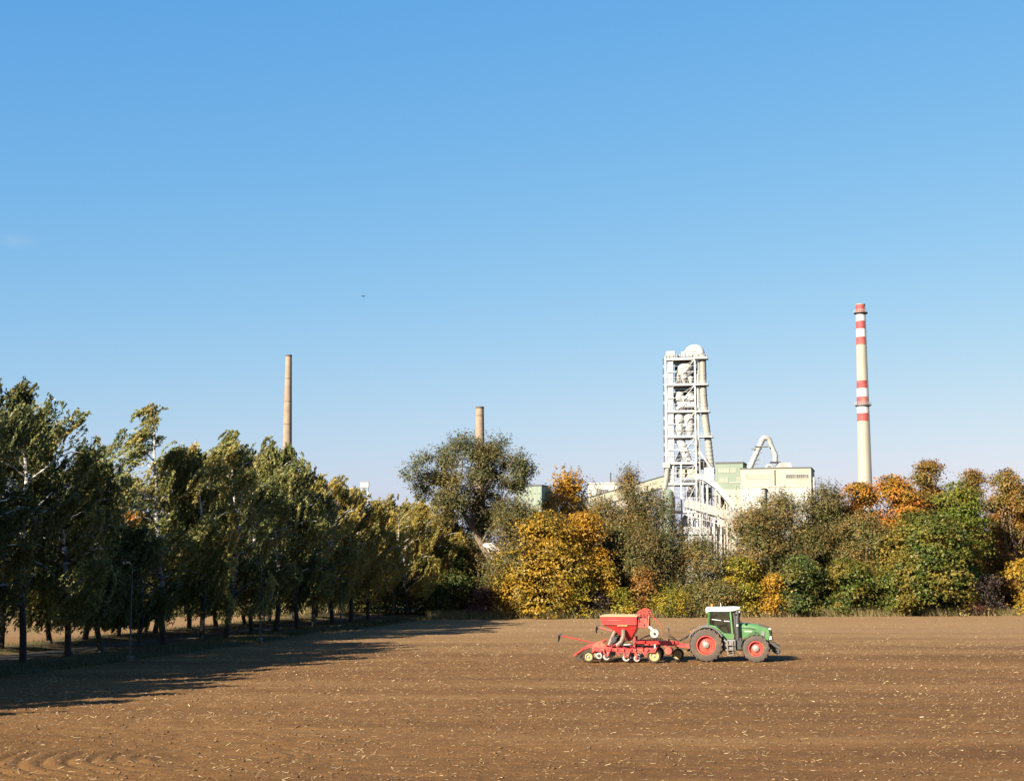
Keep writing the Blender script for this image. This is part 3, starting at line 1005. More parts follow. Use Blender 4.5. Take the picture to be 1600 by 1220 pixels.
    for (x, y0, y1, w) in ((440, 290, 520, 3.0), (310, 660, 760, 2.6), (500, 660, 790, 2.4), (200, 260, 430, 2.5), (640, 430, 600, 2.4)):
        MB().lathe([(0, l4(0, y0).z), (w / 2, l4(0, y0).z), (w / 2, (l4(0, y0).z + l4(0, y1).z) / 2), (0.3, l4(0, y1).z), (0, l4(0, y1).z)], (l4(x, 0).x, 4, 0), n=16).build('hopper', dark_steel, r4, smooth=True)
    for (x0, y0, x1, y1) in ((130, 260, 250, 410), (250, 260, 130, 410), (250, 430, 380, 630), (380, 430, 250, 630), (480, 430, 590, 630), (590, 640, 480, 760), (130, 640, 250, 750), (380, 650, 480, 750)):
        MB().bar((l4(x0, 0).x, -0.1, l4(0, y0).z), (l4(x1, 0).x, -0.1, l4(0, y1).z), 0.2).build('brace', white_steel, r4)
cream_white = pm('dusty_white_panels', (0.482, 0.469, 0.421), 0.65, var=0.08, scale=0.4, stain=(0.396, 0.370, 0.318), streak=True)
galleries()

# ---- box-shaped buildings
def block(name, label, px0, px1, ptop, D, depth, yaw, wall_m, roof_t=0.5, cat='building', roof_mat=None):
    a, b = at(px0, ptop, D), at(px1, ptop, D)
    w = (b.x - a.x) / math.cos(yaw)
    h = H(ptop, D)
    r = thing(name, label, cat, (a.x, D, 0), yaw)
    MB().box((w / 2, depth / 2, (h - roof_t) / 2), (w, depth, h - roof_t)).build('wall', wall_m, r)
    MB().box((w / 2, depth / 2, h - roof_t / 2 + 0.01), (w + 0.35, depth + 0.35, roof_t)).build('roof', roof_mat or dark_roof, r)
    return r, w, h

def window_row(r, w, h, D, ptop, p0, p1, pxs, mat, n, px0, yaw):
    z1, z0 = H(p0, D), H(p1, D)
    for (xa, xb) in pxs:
        k = D / F / math.cos(yaw)
        xa, xb = (xa - px0) * k, (xb - px0) * k
        f = MB()
        f.box(((xa + xb) / 2, -0.06, z1 + 0.06), (xb - xa + 0.2, 0.16, 0.12)).box(((xa + xb) / 2, -0.06, z0 - 0.06), (xb - xa + 0.2, 0.16, 0.12))
        f.box((xa - 0.05, -0.06, (z0 + z1) / 2), (0.1, 0.16, z1 - z0)).box((xb + 0.05, -0.06, (z0 + z1) / 2), (0.1, 0.16, z1 - z0))
        fo = f.build('window', cream_white, r)
        m = max(1, n)
        for i in range(m):
            x0, x1 = xa + (xb - xa) * i / m, xa + (xb - xa) * (i + 1) / m
            MB().box(((x0 + x1) / 2, -0.03, (z0 + z1) / 2), (x1 - x0 - 0.14, 0.05, z1 - z0)).build('pane', mat, fo)

r, w, h = block('green_building', 'tall pale green clad building beside the white tower', 1118, 1159, 722, 575, 13, R(-15), green_clad, 0.6)
window_row(r, w, h, 575, 722, 732.5, 738, [(1122, 1138), (1140, 1148)], pale_pane, 4, 1118, R(-15))
window_row(r, w, h, 575, 722, 746.5, 751.5, [(1123, 1136), (1149.5, 1154)], pale_pane, 3, 1118, R(-15))
MB().box((w / 2, -0.05, H(754, 575)), (w + 0.1, 0.2, 0.25)).build('cladding_joint', cream_white, r)
MB().box((w / 2, -0.12, H(765, 575) / 2), (w + 0.3, 0.3, H(765, 575))).build('lower_wall', cream_clad, r)

r, w, h = block('cream_building', 'broad cream industrial hall carrying the bent silver duct', 1157, 1262, 731, 480, 20, R(-14), cream_clad, 0.35)
window_row(r, w, h, 480, 731, 742.5, 748, [(1225, 1258)], pane_m, 11, 1157, R(-14))
window_row(r, w, h, 480, 731, 742.5, 748, [(1165, 1202)], pale_pane, 11, 1157, R(-14))
k = 480 / F / math.cos(R(14))
for i in range(9):
    MB().box(((1208.5 - 1157) * k, -0.08, H(736 + i * 2.7, 480)), (0.45, 0.14, 0.36)).build('vent', dark_steel, r)
zj = H(760.5, 480)
MB().box((w / 2, -0.07, zj), (w + 0.1, 0.14, 0.22)).build('cladding_joint', cream_steel, r)
MB().box((w / 2, -0.14, zj / 2 - 0.3), (w + 0.06, 0.28, zj - 0.6)).build('lower_wall', cream_white, r)
for i in range(7):
    MB().box((w * (i + 0.5) / 7, -0.03, (zj + h) / 2 - 0.2), (0.1, 0.06, h - zj - 0.8)).build('panel_joint', cream_steel, r)
MB().tube([((1192 - 1157) * k, -0.8, 0), ((1192 - 1157) * k, -0.8, H(765, 480))], 0.62, 12).build('down_pipe', grey_cream, r, smooth=True)
MB().lathe([(0.9, H(765, 480)), (0.9, H(763.5, 480)), (0, H(763, 480))], ((1192 - 1157) * k, -0.8, 0), n=14).build('pipe_cap', dark_steel, r)

# the A-shaped duct on the roof: a thing of its own standing on the hall
D = 486.0
o = at(1190, 731, D)
r = thing('bent_duct', 'silver duct bent like a letter A on the roof of the cream hall', 'duct', (o.x, D, o.z - 0.2))
base = Vector((o.x, D, o.z - 0.2))
g = lambda px, py: at(px, py, D) - base
duct_m = pm('galvanised_duct', (0.60, 0.58, 0.52), 0.45, metal=0.35, var=0.12, scale=0.8, stain=(0.48, 0.44, 0.36))
MB().tube([g(1171.5, 732), g(1176, 721), g(1183, 705), (g(1189.8, 690))], 0.86, 18).build('rising_leg', duct_m, r, smooth=True)
MB().tube([g(1188.6, 692.6), g(1192, 685.4), g(1193.4, 684.2), g(1199.6, 684.4), g(1201, 685.6), g(1203.4, 691)], [0.88, 0.9, 0.9, 0.86, 0.84, 0.8], 18).build('bend', duct_m, r, smooth=True)
MB().tube([g(1201.4, 687.3), g(1205, 695.5), g(1210.5, 708), g(1211.5, 711), g(1211.5, 721)], [0.80, 0.77, 0.77, 0.84, 0.84], 18).build('falling_leg', duct_m, r, smooth=True)
MB().box(g(1211.5, 722.3), (3.0, 3.0, 0.36)).build('flange', dark_steel, r)
MB().prism([(g(1196, 0).x, -0.1), (g(1222, 0).x, -0.1), (g(1219, 0).x, g(0, 723).z), (g(1202, 0).x, g(0, 723).z)], -1.6, 1.6).build('hopper_box', cream_steel, r)
MB().box(g(1190, 697.5), (4.3, 2.6, 0.3)).build('platform', grey_steel, r)
MB().box(g(1178, 701.5), (1.4, 2.2, 0.26)).build('platform', grey_steel, r)
for i, (px_, py_) in enumerate(((1187, 707), (1184, 718), (1181, 725))):
    MB().box(g(px_, py_), (1.3, 1.6, 0.2)).build('step_bracket', grey_steel, r)
for i in range(4):
    t = 0.15 + i * 0.22
    p = g(1171, 732).lerp(g(1189, 692), t)
    MB().tube([p - Vector((0.08, 0, 0.19)), p + Vector((0.08, 0, 0.19))], 0.98, 18).build('ring_joint', cream_steel, r)
MB().tube([g(1192, 724), g(1192, 712)], 0.07, 6).build('mast', grey_steel, r)
MB().tube([g(1168, 732), g(1168, 721)], 0.16, 6).build('vent_pipe', grey_steel, r)
MB().tube([g(1197, 731), g(1200, 727), g(1205, 727), g(1208, 731)], 0.45, 10).build('small_bend', duct_m, r, smooth=True)

D = 476.0
r = thing('white_tank', 'slim white tank with rails at the end of the cream hall', 'tank', (at(1271, 755, D).x, D, 0))
zt = H(745, D)
MB().lathe([(0, zt), (0.5, zt - 0.1), (0.62, zt - 0.4), (0.62, 0)], n=16).build('shell', white_steel, r, smooth=True)
for i in range(4):
    MB().bar((-1.5, 0.2, zt - 0.5 - i * 0.9), (-0.6, 0.2, zt - 0.5 - i * 0.9), 0.1).build('rail', grey_steel, r)
MB().bar((-1.5, 0.2, 0), (-1.5, 0.2, zt), 0.14).build('post', grey_steel, r)

# ---- left of the tower: cream hall and its conveyor
D = 520.0
r, w, h = block('store_hall', 'long cream store hall with a flat roof behind the bare twigs', 919, 1004, 754, D, 26, R(-9), cream_white, 0.4, roof_mat=cream_steel)
window_row(r, w, h, D, 754, 765, 770, [(932, 950), (958, 985)], pane_m, 6, 919, R(-9))
MB().tube([((953 - 919) * D / F, 3, h), ((953 - 919) * D / F, 3, h + 3.6)], 0.2, 8).build('vent_mast', dark_steel, r)
D = 505.0
q = lambda px, py: at(px, py, D)
A, B = q(1041, 752), q(900, 792)
o = Vector((A.x, D, 0))
r = thing('sloping_conveyor', 'long cream conveyor gallery climbing to the foot of the white tower', 'conveyor', o)
MB().bar(A - o, B - o, 2.6, 3.4).build('casing', cream_clad, r)
MB().bar(A - o + Vector((0, 0, 2.0)), B - o + Vector((0, 0, 2.0)), 3.0, 0.25).build('roof', dark_roof, r)
MB().bar(A - o + Vector((0, -1.32, -1.9)), B - o + Vector((0, -1.32, -1.9)), 0.3, 0.5).build('bottom_chord', dark_steel, r)
for t in (0.15, 0.4, 0.65, 0.9):
    p = (A - o).lerp(B - o, t)
    for s in (-0.9, 0.9):
        MB().bar(p + Vector((s, 0, -1.6)), Vector((p.x + s * 1.6, 0, 0)), 0.4).build('leg', cream_steel, r)
for i in range(12):
    p = (A - o).lerp(B - o, (i + 0.5) / 12)
    MB().box(p + Vector((0, -1.32, 0.4)), (1.0, 0.06, 0.7), (0, math.atan2((B - A).z, -(B - A).x) * 1.0, 0)).build('window', pale_pane, r)
D = 496.0
a, b = at(1043, 729, D), at(1034, 790, D)
r = thing('chute_pipe', 'grey slanting pipe beside the white tower', 'pipe', (b.x, D, 0))
ob = Vector((b.x, D, 0))
MB().tube([a - ob, at(1042, 745, D) - ob, b - ob, Vector((-0.6, 0, 0))], 0.85, 14).build('pipe', grey_cream, r, smooth=True)
MB().box(at(1041, 727, D) - ob, (2.2, 2, 1.6)).build('head_box', cream_steel, r)
D = 492.0
r = thing('green_silo', 'small round green silo at the foot of the white tower', 'silo', (at(1044, 770, D).x, D, 0))
zt = H(764, D)
MB().lathe([(0, zt), (1.0, zt - 0.2), (1.75, zt - 0.9), (1.75, 0)], n=24).build('shell', green_clad, r, smooth=True)
for i in range(4):
    z = zt - 1.5 - i * 3.4
    MB().lathe([(1.72, z), (1.82, z), (1.82, z - 0.18), (1.72, z - 0.18)], n=24, closed=True).build('hoop', grey_steel, r)

# ---- behind the willow and the yellow tree
D = 420.0
r, w, h = block('green_hall', 'pale green clad hall beside the golden tree crown', 806, 846, 757.5, D, 10, R(-16), green_clad, 0.35)
for i in range(6):
    MB().box((w * (i + 0.5) / 6, -0.03, h / 2), (0.1, 0.07, h - 0.8)).build('panel_joint', cream_steel, r)
r, w, h = block('green_annex', 'small pale green annex box joined to the green hall by steel legs', 848.5, 866, 768, 424, 7, R(-10), green_clad, 0.25)
D = 330.0
r = thing('white_silo', 'tall narrow white silo glimpsed between golden birches and willow', 'silo', (at(699, 800, D).x, D, 0))
zt = H(777, D)
MB().lathe([(0, zt + 0.3), (0.55, zt), (0.85, zt - 0.6), (0.85, 0)], n=22).build('shell', white_steel, r, smooth=True)
MB().box((-0.95, -0.2, zt - 2.8), (0.7, 1.2, 1.5)).build('side_cabin', white_steel, r)
for i in range(6):
    z = zt - 1.4 - i * 2
    MB().lathe([(0.83, z), (0.9, z), (0.9, z - 0.12), (0.83, z - 0.12)], n=22, closed=True).build('hoop', grey_steel, r)
D = 400.0
r = thing('roof_cabin', 'small white cabin on legs peeping over the golden birches', 'cabin', (at(570, 760, D).x, D, 0))
z1, z0 = H(753.5, D), H(761.5, D)
MB().box((0, 0, (z0 + z1) / 2), (2.1, 1.8, z1 - z0)).build('wall', white_steel, r)
MB().box((0, 0, z1 + 0.07), (2.3, 2.0, 0.12)).build('roof', cream_steel, r)
for sx in (-0.85, 0.85):
    for sy in (-0.7, 0.7):
        MB().bar((sx, sy, 0), (sx, sy, z0), 0.14).build('leg', white_steel, r)
D = 350.0
a = at(200, 740, D)
r = thing('green_shed', 'grey green shed with a pitched roof seen through the gap in the birches', 'shed', (at(218, 760, D).x, D, 0))
ob = Vector((at(218, 760, D).x, D, 0))
L_ = lambda px, py: at(px, py, D) - ob
MB().box(((L_(196, 0).x + L_(211, 0).x) / 2, 3, H(738, D) / 2), (L_(211, 0).x - L_(196, 0).x, 5, H(738, D))).build('stair_tower', green_grey := pm('grey_green_cladding', (0.17, 0.24, 0.17), 0.7, var=0.12, scale=0.4, streak=True), r)
MB().prism([(L_(211, 0).x, 0), (L_(232, 0).x, 0), (L_(232, 0).x, H(759, D)), (L_(211, 0).x, H(755.5, D))], 0.5, 7).build('wall', green_grey, r)
MB().prism([(L_(210.8, 0).x, H(755.3, D)), (L_(233, 0).x, H(759, D)), (L_(233, 0).x, H(757.8, D)), (L_(211, 0).x, H(752.5, D))], 0.2, 7.3).build('roof', dark_roof, r)
MB().box(((L_(204, 0).x + L_(217, 0).x) / 2, -0.3, H(772, D) / 2), (L_(217, 0).x - L_(204, 0).x, 1.2, H(772, D))).build('base_wall', pm('pinkish_render', (0.45, 0.31, 0.23), 0.8, var=0.12), r)
# ------------------------------------------------------------------ trees
bark_m = pm('grey_brown_bark', (0.17, 0.135, 0.10), 0.9, var=0.4, scale=2.5, bump=0.6, spec=0.1)
pale_bark = pm('pale_willow_bark', (0.22, 0.17, 0.12), 0.9, var=0.3, scale=2.5, bump=0.6, spec=0.1)
twig_bark = pm('pale_dead_twigs', (0.42, 0.34, 0.25), 0.9, var=0.25, scale=2.5, spec=0.1)

def birch_bark():
    m, nt, N, L, out = nodes_of('birch_bark')
    p = N.new('ShaderNodeBsdfPrincipled')
    p.inputs['Roughness'].default_value = 0.75
    p.inputs['Specular IOR Level'].default_value = 0.2
    tc = N.new('ShaderNodeTexCoord')
    mp = N.new('ShaderNodeMapping')
    mp.inputs['Scale'].default_value = (1.2, 1.2, 4.5)
    L.new(tc.outputs['Object'], mp.inputs['Vector'])
    n = N.new('ShaderNodeTexNoise')
    n.inputs['Scale'].default_value = 1.3
    n.inputs['Detail'].default_value = 5
    n.inputs['Roughness'].default_value = 0.6
    L.new(mp.outputs[0], n.inputs['Vector'])
    r = ramp(nt, [(0.40, (0.018, 0.016, 0.014)), (0.47, (0.12, 0.108, 0.092)), (0.56, (0.32, 0.30, 0.27)), (0.75, (0.40, 0.385, 0.36))])
    L.new(n.outputs['Fac'], r.inputs['Fac'])
    sx = N.new('ShaderNodeSeparateXYZ')
    L.new(tc.outputs['Object'], sx.inputs[0])
    ad = N.new('ShaderNodeMath'); ad.operation = 'MULTIPLY_ADD'
    L.new(n.outputs['Fac'], ad.inputs[0]); ad.inputs[1].default_value = 6.0
    L.new(sx.outputs['Z'], ad.inputs[2])
    mr = N.new('ShaderNodeMapRange')
    mr.inputs['From Min'].default_value = 6.0; mr.inputs['From Max'].default_value = 10.0
    mr.inputs['To Min'].default_value = 1.0; mr.inputs['To Max'].default_value = 0.0
    L.new(ad.outputs[0], mr.inputs['Value'])
    mx = N.new('ShaderNodeMix'); mx.data_type = 'RGBA'
    L.new(mr.outputs[0], mx.inputs['Factor'])
    L.new(r.outputs['Color'], mx.inputs['A'])
    mx.inputs['B'].default_value = (0.022, 0.019, 0.016, 1)
    L.new(mx.outputs['Result'], p.inputs['Base Color'])
    L.new(p.outputs[0], out.inputs['Surface'])
    return m
BIRCH = birch_bark()

LEAF = {
    'birch_dark': leaf_mat('birch_leaves_dark', [(0.073, 0.098, 0.030), (0.127, 0.149, 0.044), (0.201, 0.211, 0.066), (0.312, 0.282, 0.098)], [(0.193, 0.171, 0.048), (0.327, 0.260, 0.071)], 0.33, 0.34, 0.45, 0.62),
    'birch_olive': leaf_mat('birch_leaves_olive', [(0.141, 0.166, 0.047), (0.251, 0.261, 0.077), (0.372, 0.358, 0.107), (0.573, 0.488, 0.166)], [(0.362, 0.277, 0.077), (0.594, 0.425, 0.107)], 0.38, 0.36, 0.45, 0.60),
    'birch_gold': leaf_mat('birch_leaves_gold', [(0.241, 0.208, 0.054), (0.438, 0.329, 0.075), (0.635, 0.438, 0.092), (0.850, 0.601, 0.140)], [(0.284, 0.274, 0.076), (0.481, 0.405, 0.105)], 0.4, 0.36, 0.45),
    'willow': leaf_mat('willow_leaves', [(0.066, 0.078, 0.028), (0.118, 0.126, 0.046), (0.175, 0.172, 0.066), (0.24, 0.22, 0.09)], [(0.15, 0.125, 0.04), (0.24, 0.18, 0.05)], 0.25, 0.25),
    'olive': leaf_mat('olive_leaves', [(0.071, 0.080, 0.023), (0.136, 0.130, 0.037), (0.207, 0.172, 0.051), (0.315, 0.235, 0.079)], [(0.201, 0.136, 0.040), (0.343, 0.215, 0.057)], 0.3, 0.25),
    'brown_olive': leaf_mat('brown_olive_leaves', [(0.095, 0.077, 0.027), (0.166, 0.127, 0.043), (0.240, 0.174, 0.056), (0.347, 0.240, 0.081)], [(0.081, 0.092, 0.027), (0.160, 0.147, 0.039)], 0.3, 0.25),
    'gold': leaf_mat('golden_leaves', [(0.239, 0.130, 0.013), (0.418, 0.234, 0.018), (0.548, 0.319, 0.028), (0.638, 0.418, 0.059)], [(0.148, 0.120, 0.023), (0.274, 0.205, 0.034), (0.410, 0.285, 0.040)], 0.45, 0.3),
    'amber': leaf_mat('amber_leaves', [(0.36, 0.17, 0.014), (0.54, 0.28, 0.02), (0.62, 0.36, 0.045), (0.70, 0.46, 0.10)], [(0.46, 0.20, 0.012), (0.62, 0.33, 0.03)], 0.35, 0.35),
    'yellow_green': leaf_mat('yellow_green_leaves', [(0.099, 0.114, 0.014), (0.207, 0.198, 0.024), (0.356, 0.306, 0.034), (0.514, 0.405, 0.059)], [(0.415, 0.267, 0.020), (0.574, 0.396, 0.040)], 0.45, 0.3),
    'orange': leaf_mat('orange_leaves', [(0.292, 0.082, 0.013), (0.503, 0.152, 0.016), (0.636, 0.232, 0.021), (0.741, 0.330, 0.034)], [(0.265, 0.172, 0.024), (0.477, 0.265, 0.027)], 0.35, 0.3),
    'rust': leaf_mat('rust_leaves', [(0.172, 0.082, 0.023), (0.278, 0.131, 0.030), (0.408, 0.196, 0.041), (0.538, 0.278, 0.057)], [(0.163, 0.131, 0.030), (0.293, 0.213, 0.039)], 0.35, 0.28),
    'green': leaf_mat('maple_green_leaves', [(0.043, 0.068, 0.012), (0.085, 0.122, 0.019), (0.140, 0.170, 0.027), (0.231, 0.231, 0.042)], [(0.183, 0.140, 0.023), (0.328, 0.231, 0.035)], 0.38, 0.28),
    'bright_green': leaf_mat('bright_green_leaves', [(0.061, 0.102, 0.012), (0.112, 0.161, 0.017), (0.173, 0.216, 0.025), (0.272, 0.284, 0.036)], [(0.148, 0.161, 0.020), (0.284, 0.247, 0.031)], 0.35, 0.28),
    'dark_green': leaf_mat('dark_green_leaves', [(0.030, 0.055, 0.013), (0.062, 0.096, 0.021), (0.103, 0.138, 0.030), (0.179, 0.192, 0.048)], [(0.138, 0.131, 0.028), (0.233, 0.192, 0.039)], 0.4, 0.25),
    'maroon': leaf_mat('maroon_leaves', [(0.057, 0.022, 0.019), (0.103, 0.040, 0.029), (0.155, 0.060, 0.037), (0.206, 0.093, 0.052)], None, 0.4, 0.2),
    'plum': leaf_mat('dark_plum_twigs', [(0.045, 0.031, 0.027), (0.073, 0.050, 0.040), (0.101, 0.070, 0.053), (0.157, 0.112, 0.078)], None, 0.4, 0.15),
}

def leaf_quads(C, nrm, tan, ln, wd):
    """folded diamond leaves: 4 points, one face each"""
    tan = unit(tan - (tan * nrm).sum(-1, keepdims=True) * nrm)
    side = np.cross(nrm, tan)
    l, w = (ln / 2)[:, None], (wd / 2)[:, None]
    V = np.stack([C - tan * l, C + side * w - tan * l * 0.15 + nrm * w * 0.25, C + tan * l, C - side * w - tan * l * 0.15 + nrm * w * 0.25], 1)
    return V.reshape(-1, 3), np.arange(len(C) * 4, dtype=np.int32).reshape(-1, 4)

def leaf_tris(C, nrm, tan, ln, wd):
    """small pointed leaves, one triangle each"""
    tan = unit(tan - (tan * nrm).sum(-1, keepdims=True) * nrm)
    side = np.cross(nrm, tan)
    l, w = (ln / 2)[:, None], (wd / 2)[:, None]
    V = np.stack([C - tan * l * 0.7 - side * w, C - tan * l * 0.7 + side * w, C + tan * l * 1.2], 1)
    return V.reshape(-1, 3), np.arange(len(C) * 3, dtype=np.int32).reshape(-1, 3)

def rand_dir(g, n):
    return unit(g.normal(0, 1, (n, 3)))

def foliage(g, lobes, n, leaf, rc=0.55, per=12, outward=0.6, up=0.35, narrow=0.62, fill=0.62, style='plain'):
    """lobes: (centre, radii). Leaves sit in clumps on and under the skin of every lobe"""
    cen = np.array([l[0] for l in lobes], float)
    rad = np.array([l[1] for l in lobes], float)
    axis = cen.mean(0)
    area = rad.prod(1) ** (2 / 3)
    ncl = max(4, n // per)
    li = g.choice(len(lobes), ncl, p=area / area.sum())
    d = rand_dir(g, ncl)
    out = unit(cen[li] - axis + 1e-6)
    d = unit(d + 0.45 * out + np.array([0, -0.22, 0.22]))
    q = fill + (1.06 - fill) * g.random(ncl) ** 0.55
    cc = cen[li] + d * rad[li] * q[:, None]
    crad = rc * g.uniform(0.6, 1.35, ncl)
    ci = np.repeat(np.arange(ncl), per)
    off = g.normal(0, 0.5, (len(ci), 3)) * crad[ci][:, None]
    off[:, 2] *= 0.75
    if style == 'tier':  # leaves lie in sagging plates, shade under each
        off[:, :2] *= 1.5
        off[:, 2] = off[:, 2] * 0.45 - 0.35 * np.hypot(off[:, 0], off[:, 1])
    elif style == 'feather':        # half of the clumps are drawn out into upright sprays
        ax = unit(0.7 * d + np.array([0, 0, 0.75]) + g.normal(0, 0.3, (ncl, 3)))
        long_ = (g.random(ncl) < 0.6)[ci][:, None]
        t = g.random(len(ci))[:, None]
        spray = ax[ci] * (t * 1.9 - 0.5) * (crad * 1.35)[ci][:, None] + g.normal(0, 0.16, (len(ci), 3)) * (1.25 - t)
        off = np.where(long_, spray, off)
    C = cc[ci] + off
    nd = unit(outward * d[ci] + up * np.array([0, 0, 1.0]) + g.normal(0, 0.36, (len(ci), 3)))
    td = rand_dir(g, len(ci)) + np.array([0, 0, -0.5])
    ln = leaf * g.uniform(0.65, 1.35, len(ci))
    tone = np.clip(0.47 + 0.13 * g.normal(0, 1, len(ci)) + 0.2 * g.normal(0, 1, ncl)[ci], 0, 1)
    keep = C[:, 2] > 0.15
    V, Fq = leaf_tris(C[keep], nd[keep], td[keep], ln[keep], ln[keep] * narrow * 1.25)
    return V, Fq, tone[keep]

def limb_pts(a, b, g, n=5, sag=0.12):
    a, b = np.array(a, float), np.array(b, float)
    L_ = np.linalg.norm(b - a)
    t = np.linspace(0, 1, n)[:, None]
    p = a + (b - a) * t + np.array([0, 0, 1.0]) * (np.sin(t * np.pi) * L_ * sag)
    p[1:-1] += g.normal(0, 0.05 * L_, (n - 2, 3))
    return p

def envelope_lobes(g, kind, W, H, zb, n):
    lobes = []
    for i in range(n):
        t = (i + 0.5) / n
        if kind == 'mound':
            z = H * (0.10 + 0.80 * t ** 0.9)
            R_ = W / 2 * math.sqrt(max(0.03, 1 - (z / H) ** 2.2))
            lr = W * g.uniform(0.17, 0.27)
        elif kind == 'tall':
            z = zb * H + (1 - zb) * H * (0.08 + 0.86 * t)
            R_ = W / 2 * (math.sin(math.pi * (0.12 + 0.80 * t)) ** 0.7)
            lr = W * g.uniform(0.20, 0.31)
        else:
            z = zb * H + (1 - zb) * H * (0.08 + 0.84 * t)
            R_ = W / 2 * math.sqrt(max(0.05, 1 - (1.9 * t - 0.95) ** 2))
            lr = W * g.uniform(0.18, 0.29)
        a = g.uniform(0, 6.28) + i * 2.4
        rr = max(0.0, R_ - lr * 0.85) * math.sqrt(g.uniform(0.25, 1.0))
        lr = min(lr, max(R_, 0.12 * W) * 1.0)
        zz = min(z, H - lr * 0.82)
        lobes.append(((rr * math.cos(a), rr * math.sin(a), zz), (lr * g.uniform(0.9, 1.25), lr * g.uniform(0.9, 1.25), lr * g.uniform(0.7, 1.0))))
    return lobes

TREE_N = [0]
def broadleaf(name, label, px, ptop, pw, D, leafkey, kind='round', zb=0.15, leaf=0.30, dens=1.0, cat='tree', group=None, bark=None, narrow=0.62, rc=0.75, nl=None, sparse=0.5, stems=1):
    TREE_N[0] += 1
    g = np.random.default_rng(100 + TREE_N[0])
    D = D + (px - 740) * 0.0114 if px > 740 else D
    top = at(px, ptop, D)
    H_, W = top.z, pw * D / F
    r = thing(name, label, cat, (top.x, D, 0), 0, group)
    n_l = nl or int(np.clip(W * H_ / 4.5, 8, 34))
    lobes = envelope_lobes(g, kind, W, H_, zb, n_l)
    area = W * H_ * (1 - zb * 0.6)
    leaf *= 0.86
    n = int(area * (200 if narrow > 0.55 else 250) * dens * (0.26 / leaf) ** 1.5)
    V, Fq, tone = foliage(g, lobes, n, leaf, rc=rc, narrow=narrow, fill=sparse, style='tier' if name == 'maple' or narrow > 0.55 and kind == 'mound' else 'feather')
    V[:, 2] *= H_ / max(1.0, np.percentile(V[:, 2], 99.6))
    np_mesh('crown', V, Fq, LEAF[leafkey], r, tone)
    b = MB()
    tr = 0.018 * H_ + 0.05
    forks = []
    for s in range(stems):
        fx = g.normal(0, 0.25 + 0.25 * (stems > 1), 2)
        fork = np.array([fx[0] + g.normal(0, 0.05 * H_), fx[1], H_ * (0.5 if kind != 'mound' else 0.4)])
        p = limb_pts((fx[0], fx[1], -0.2), fork, g, 6, 0.0)
        b.tube(p, list(np.linspace(tr * 1.25, tr * 0.55, 6)), 7)
        forks.append(p)
    for c, rd in lobes:
        p0 = forks[int(g.integers(0, len(forks)))]
        s = p0[int(g.integers(2, 6))]
        if c[2] > s[2] * 0.8:
            b.tube(limb_pts(s, c, g, 5), list(np.linspace(tr * 0.38, 0.025, 5)), 4, cap=False)
    b.build('trunk', bark or bark_m, r, smooth=True)
    return r

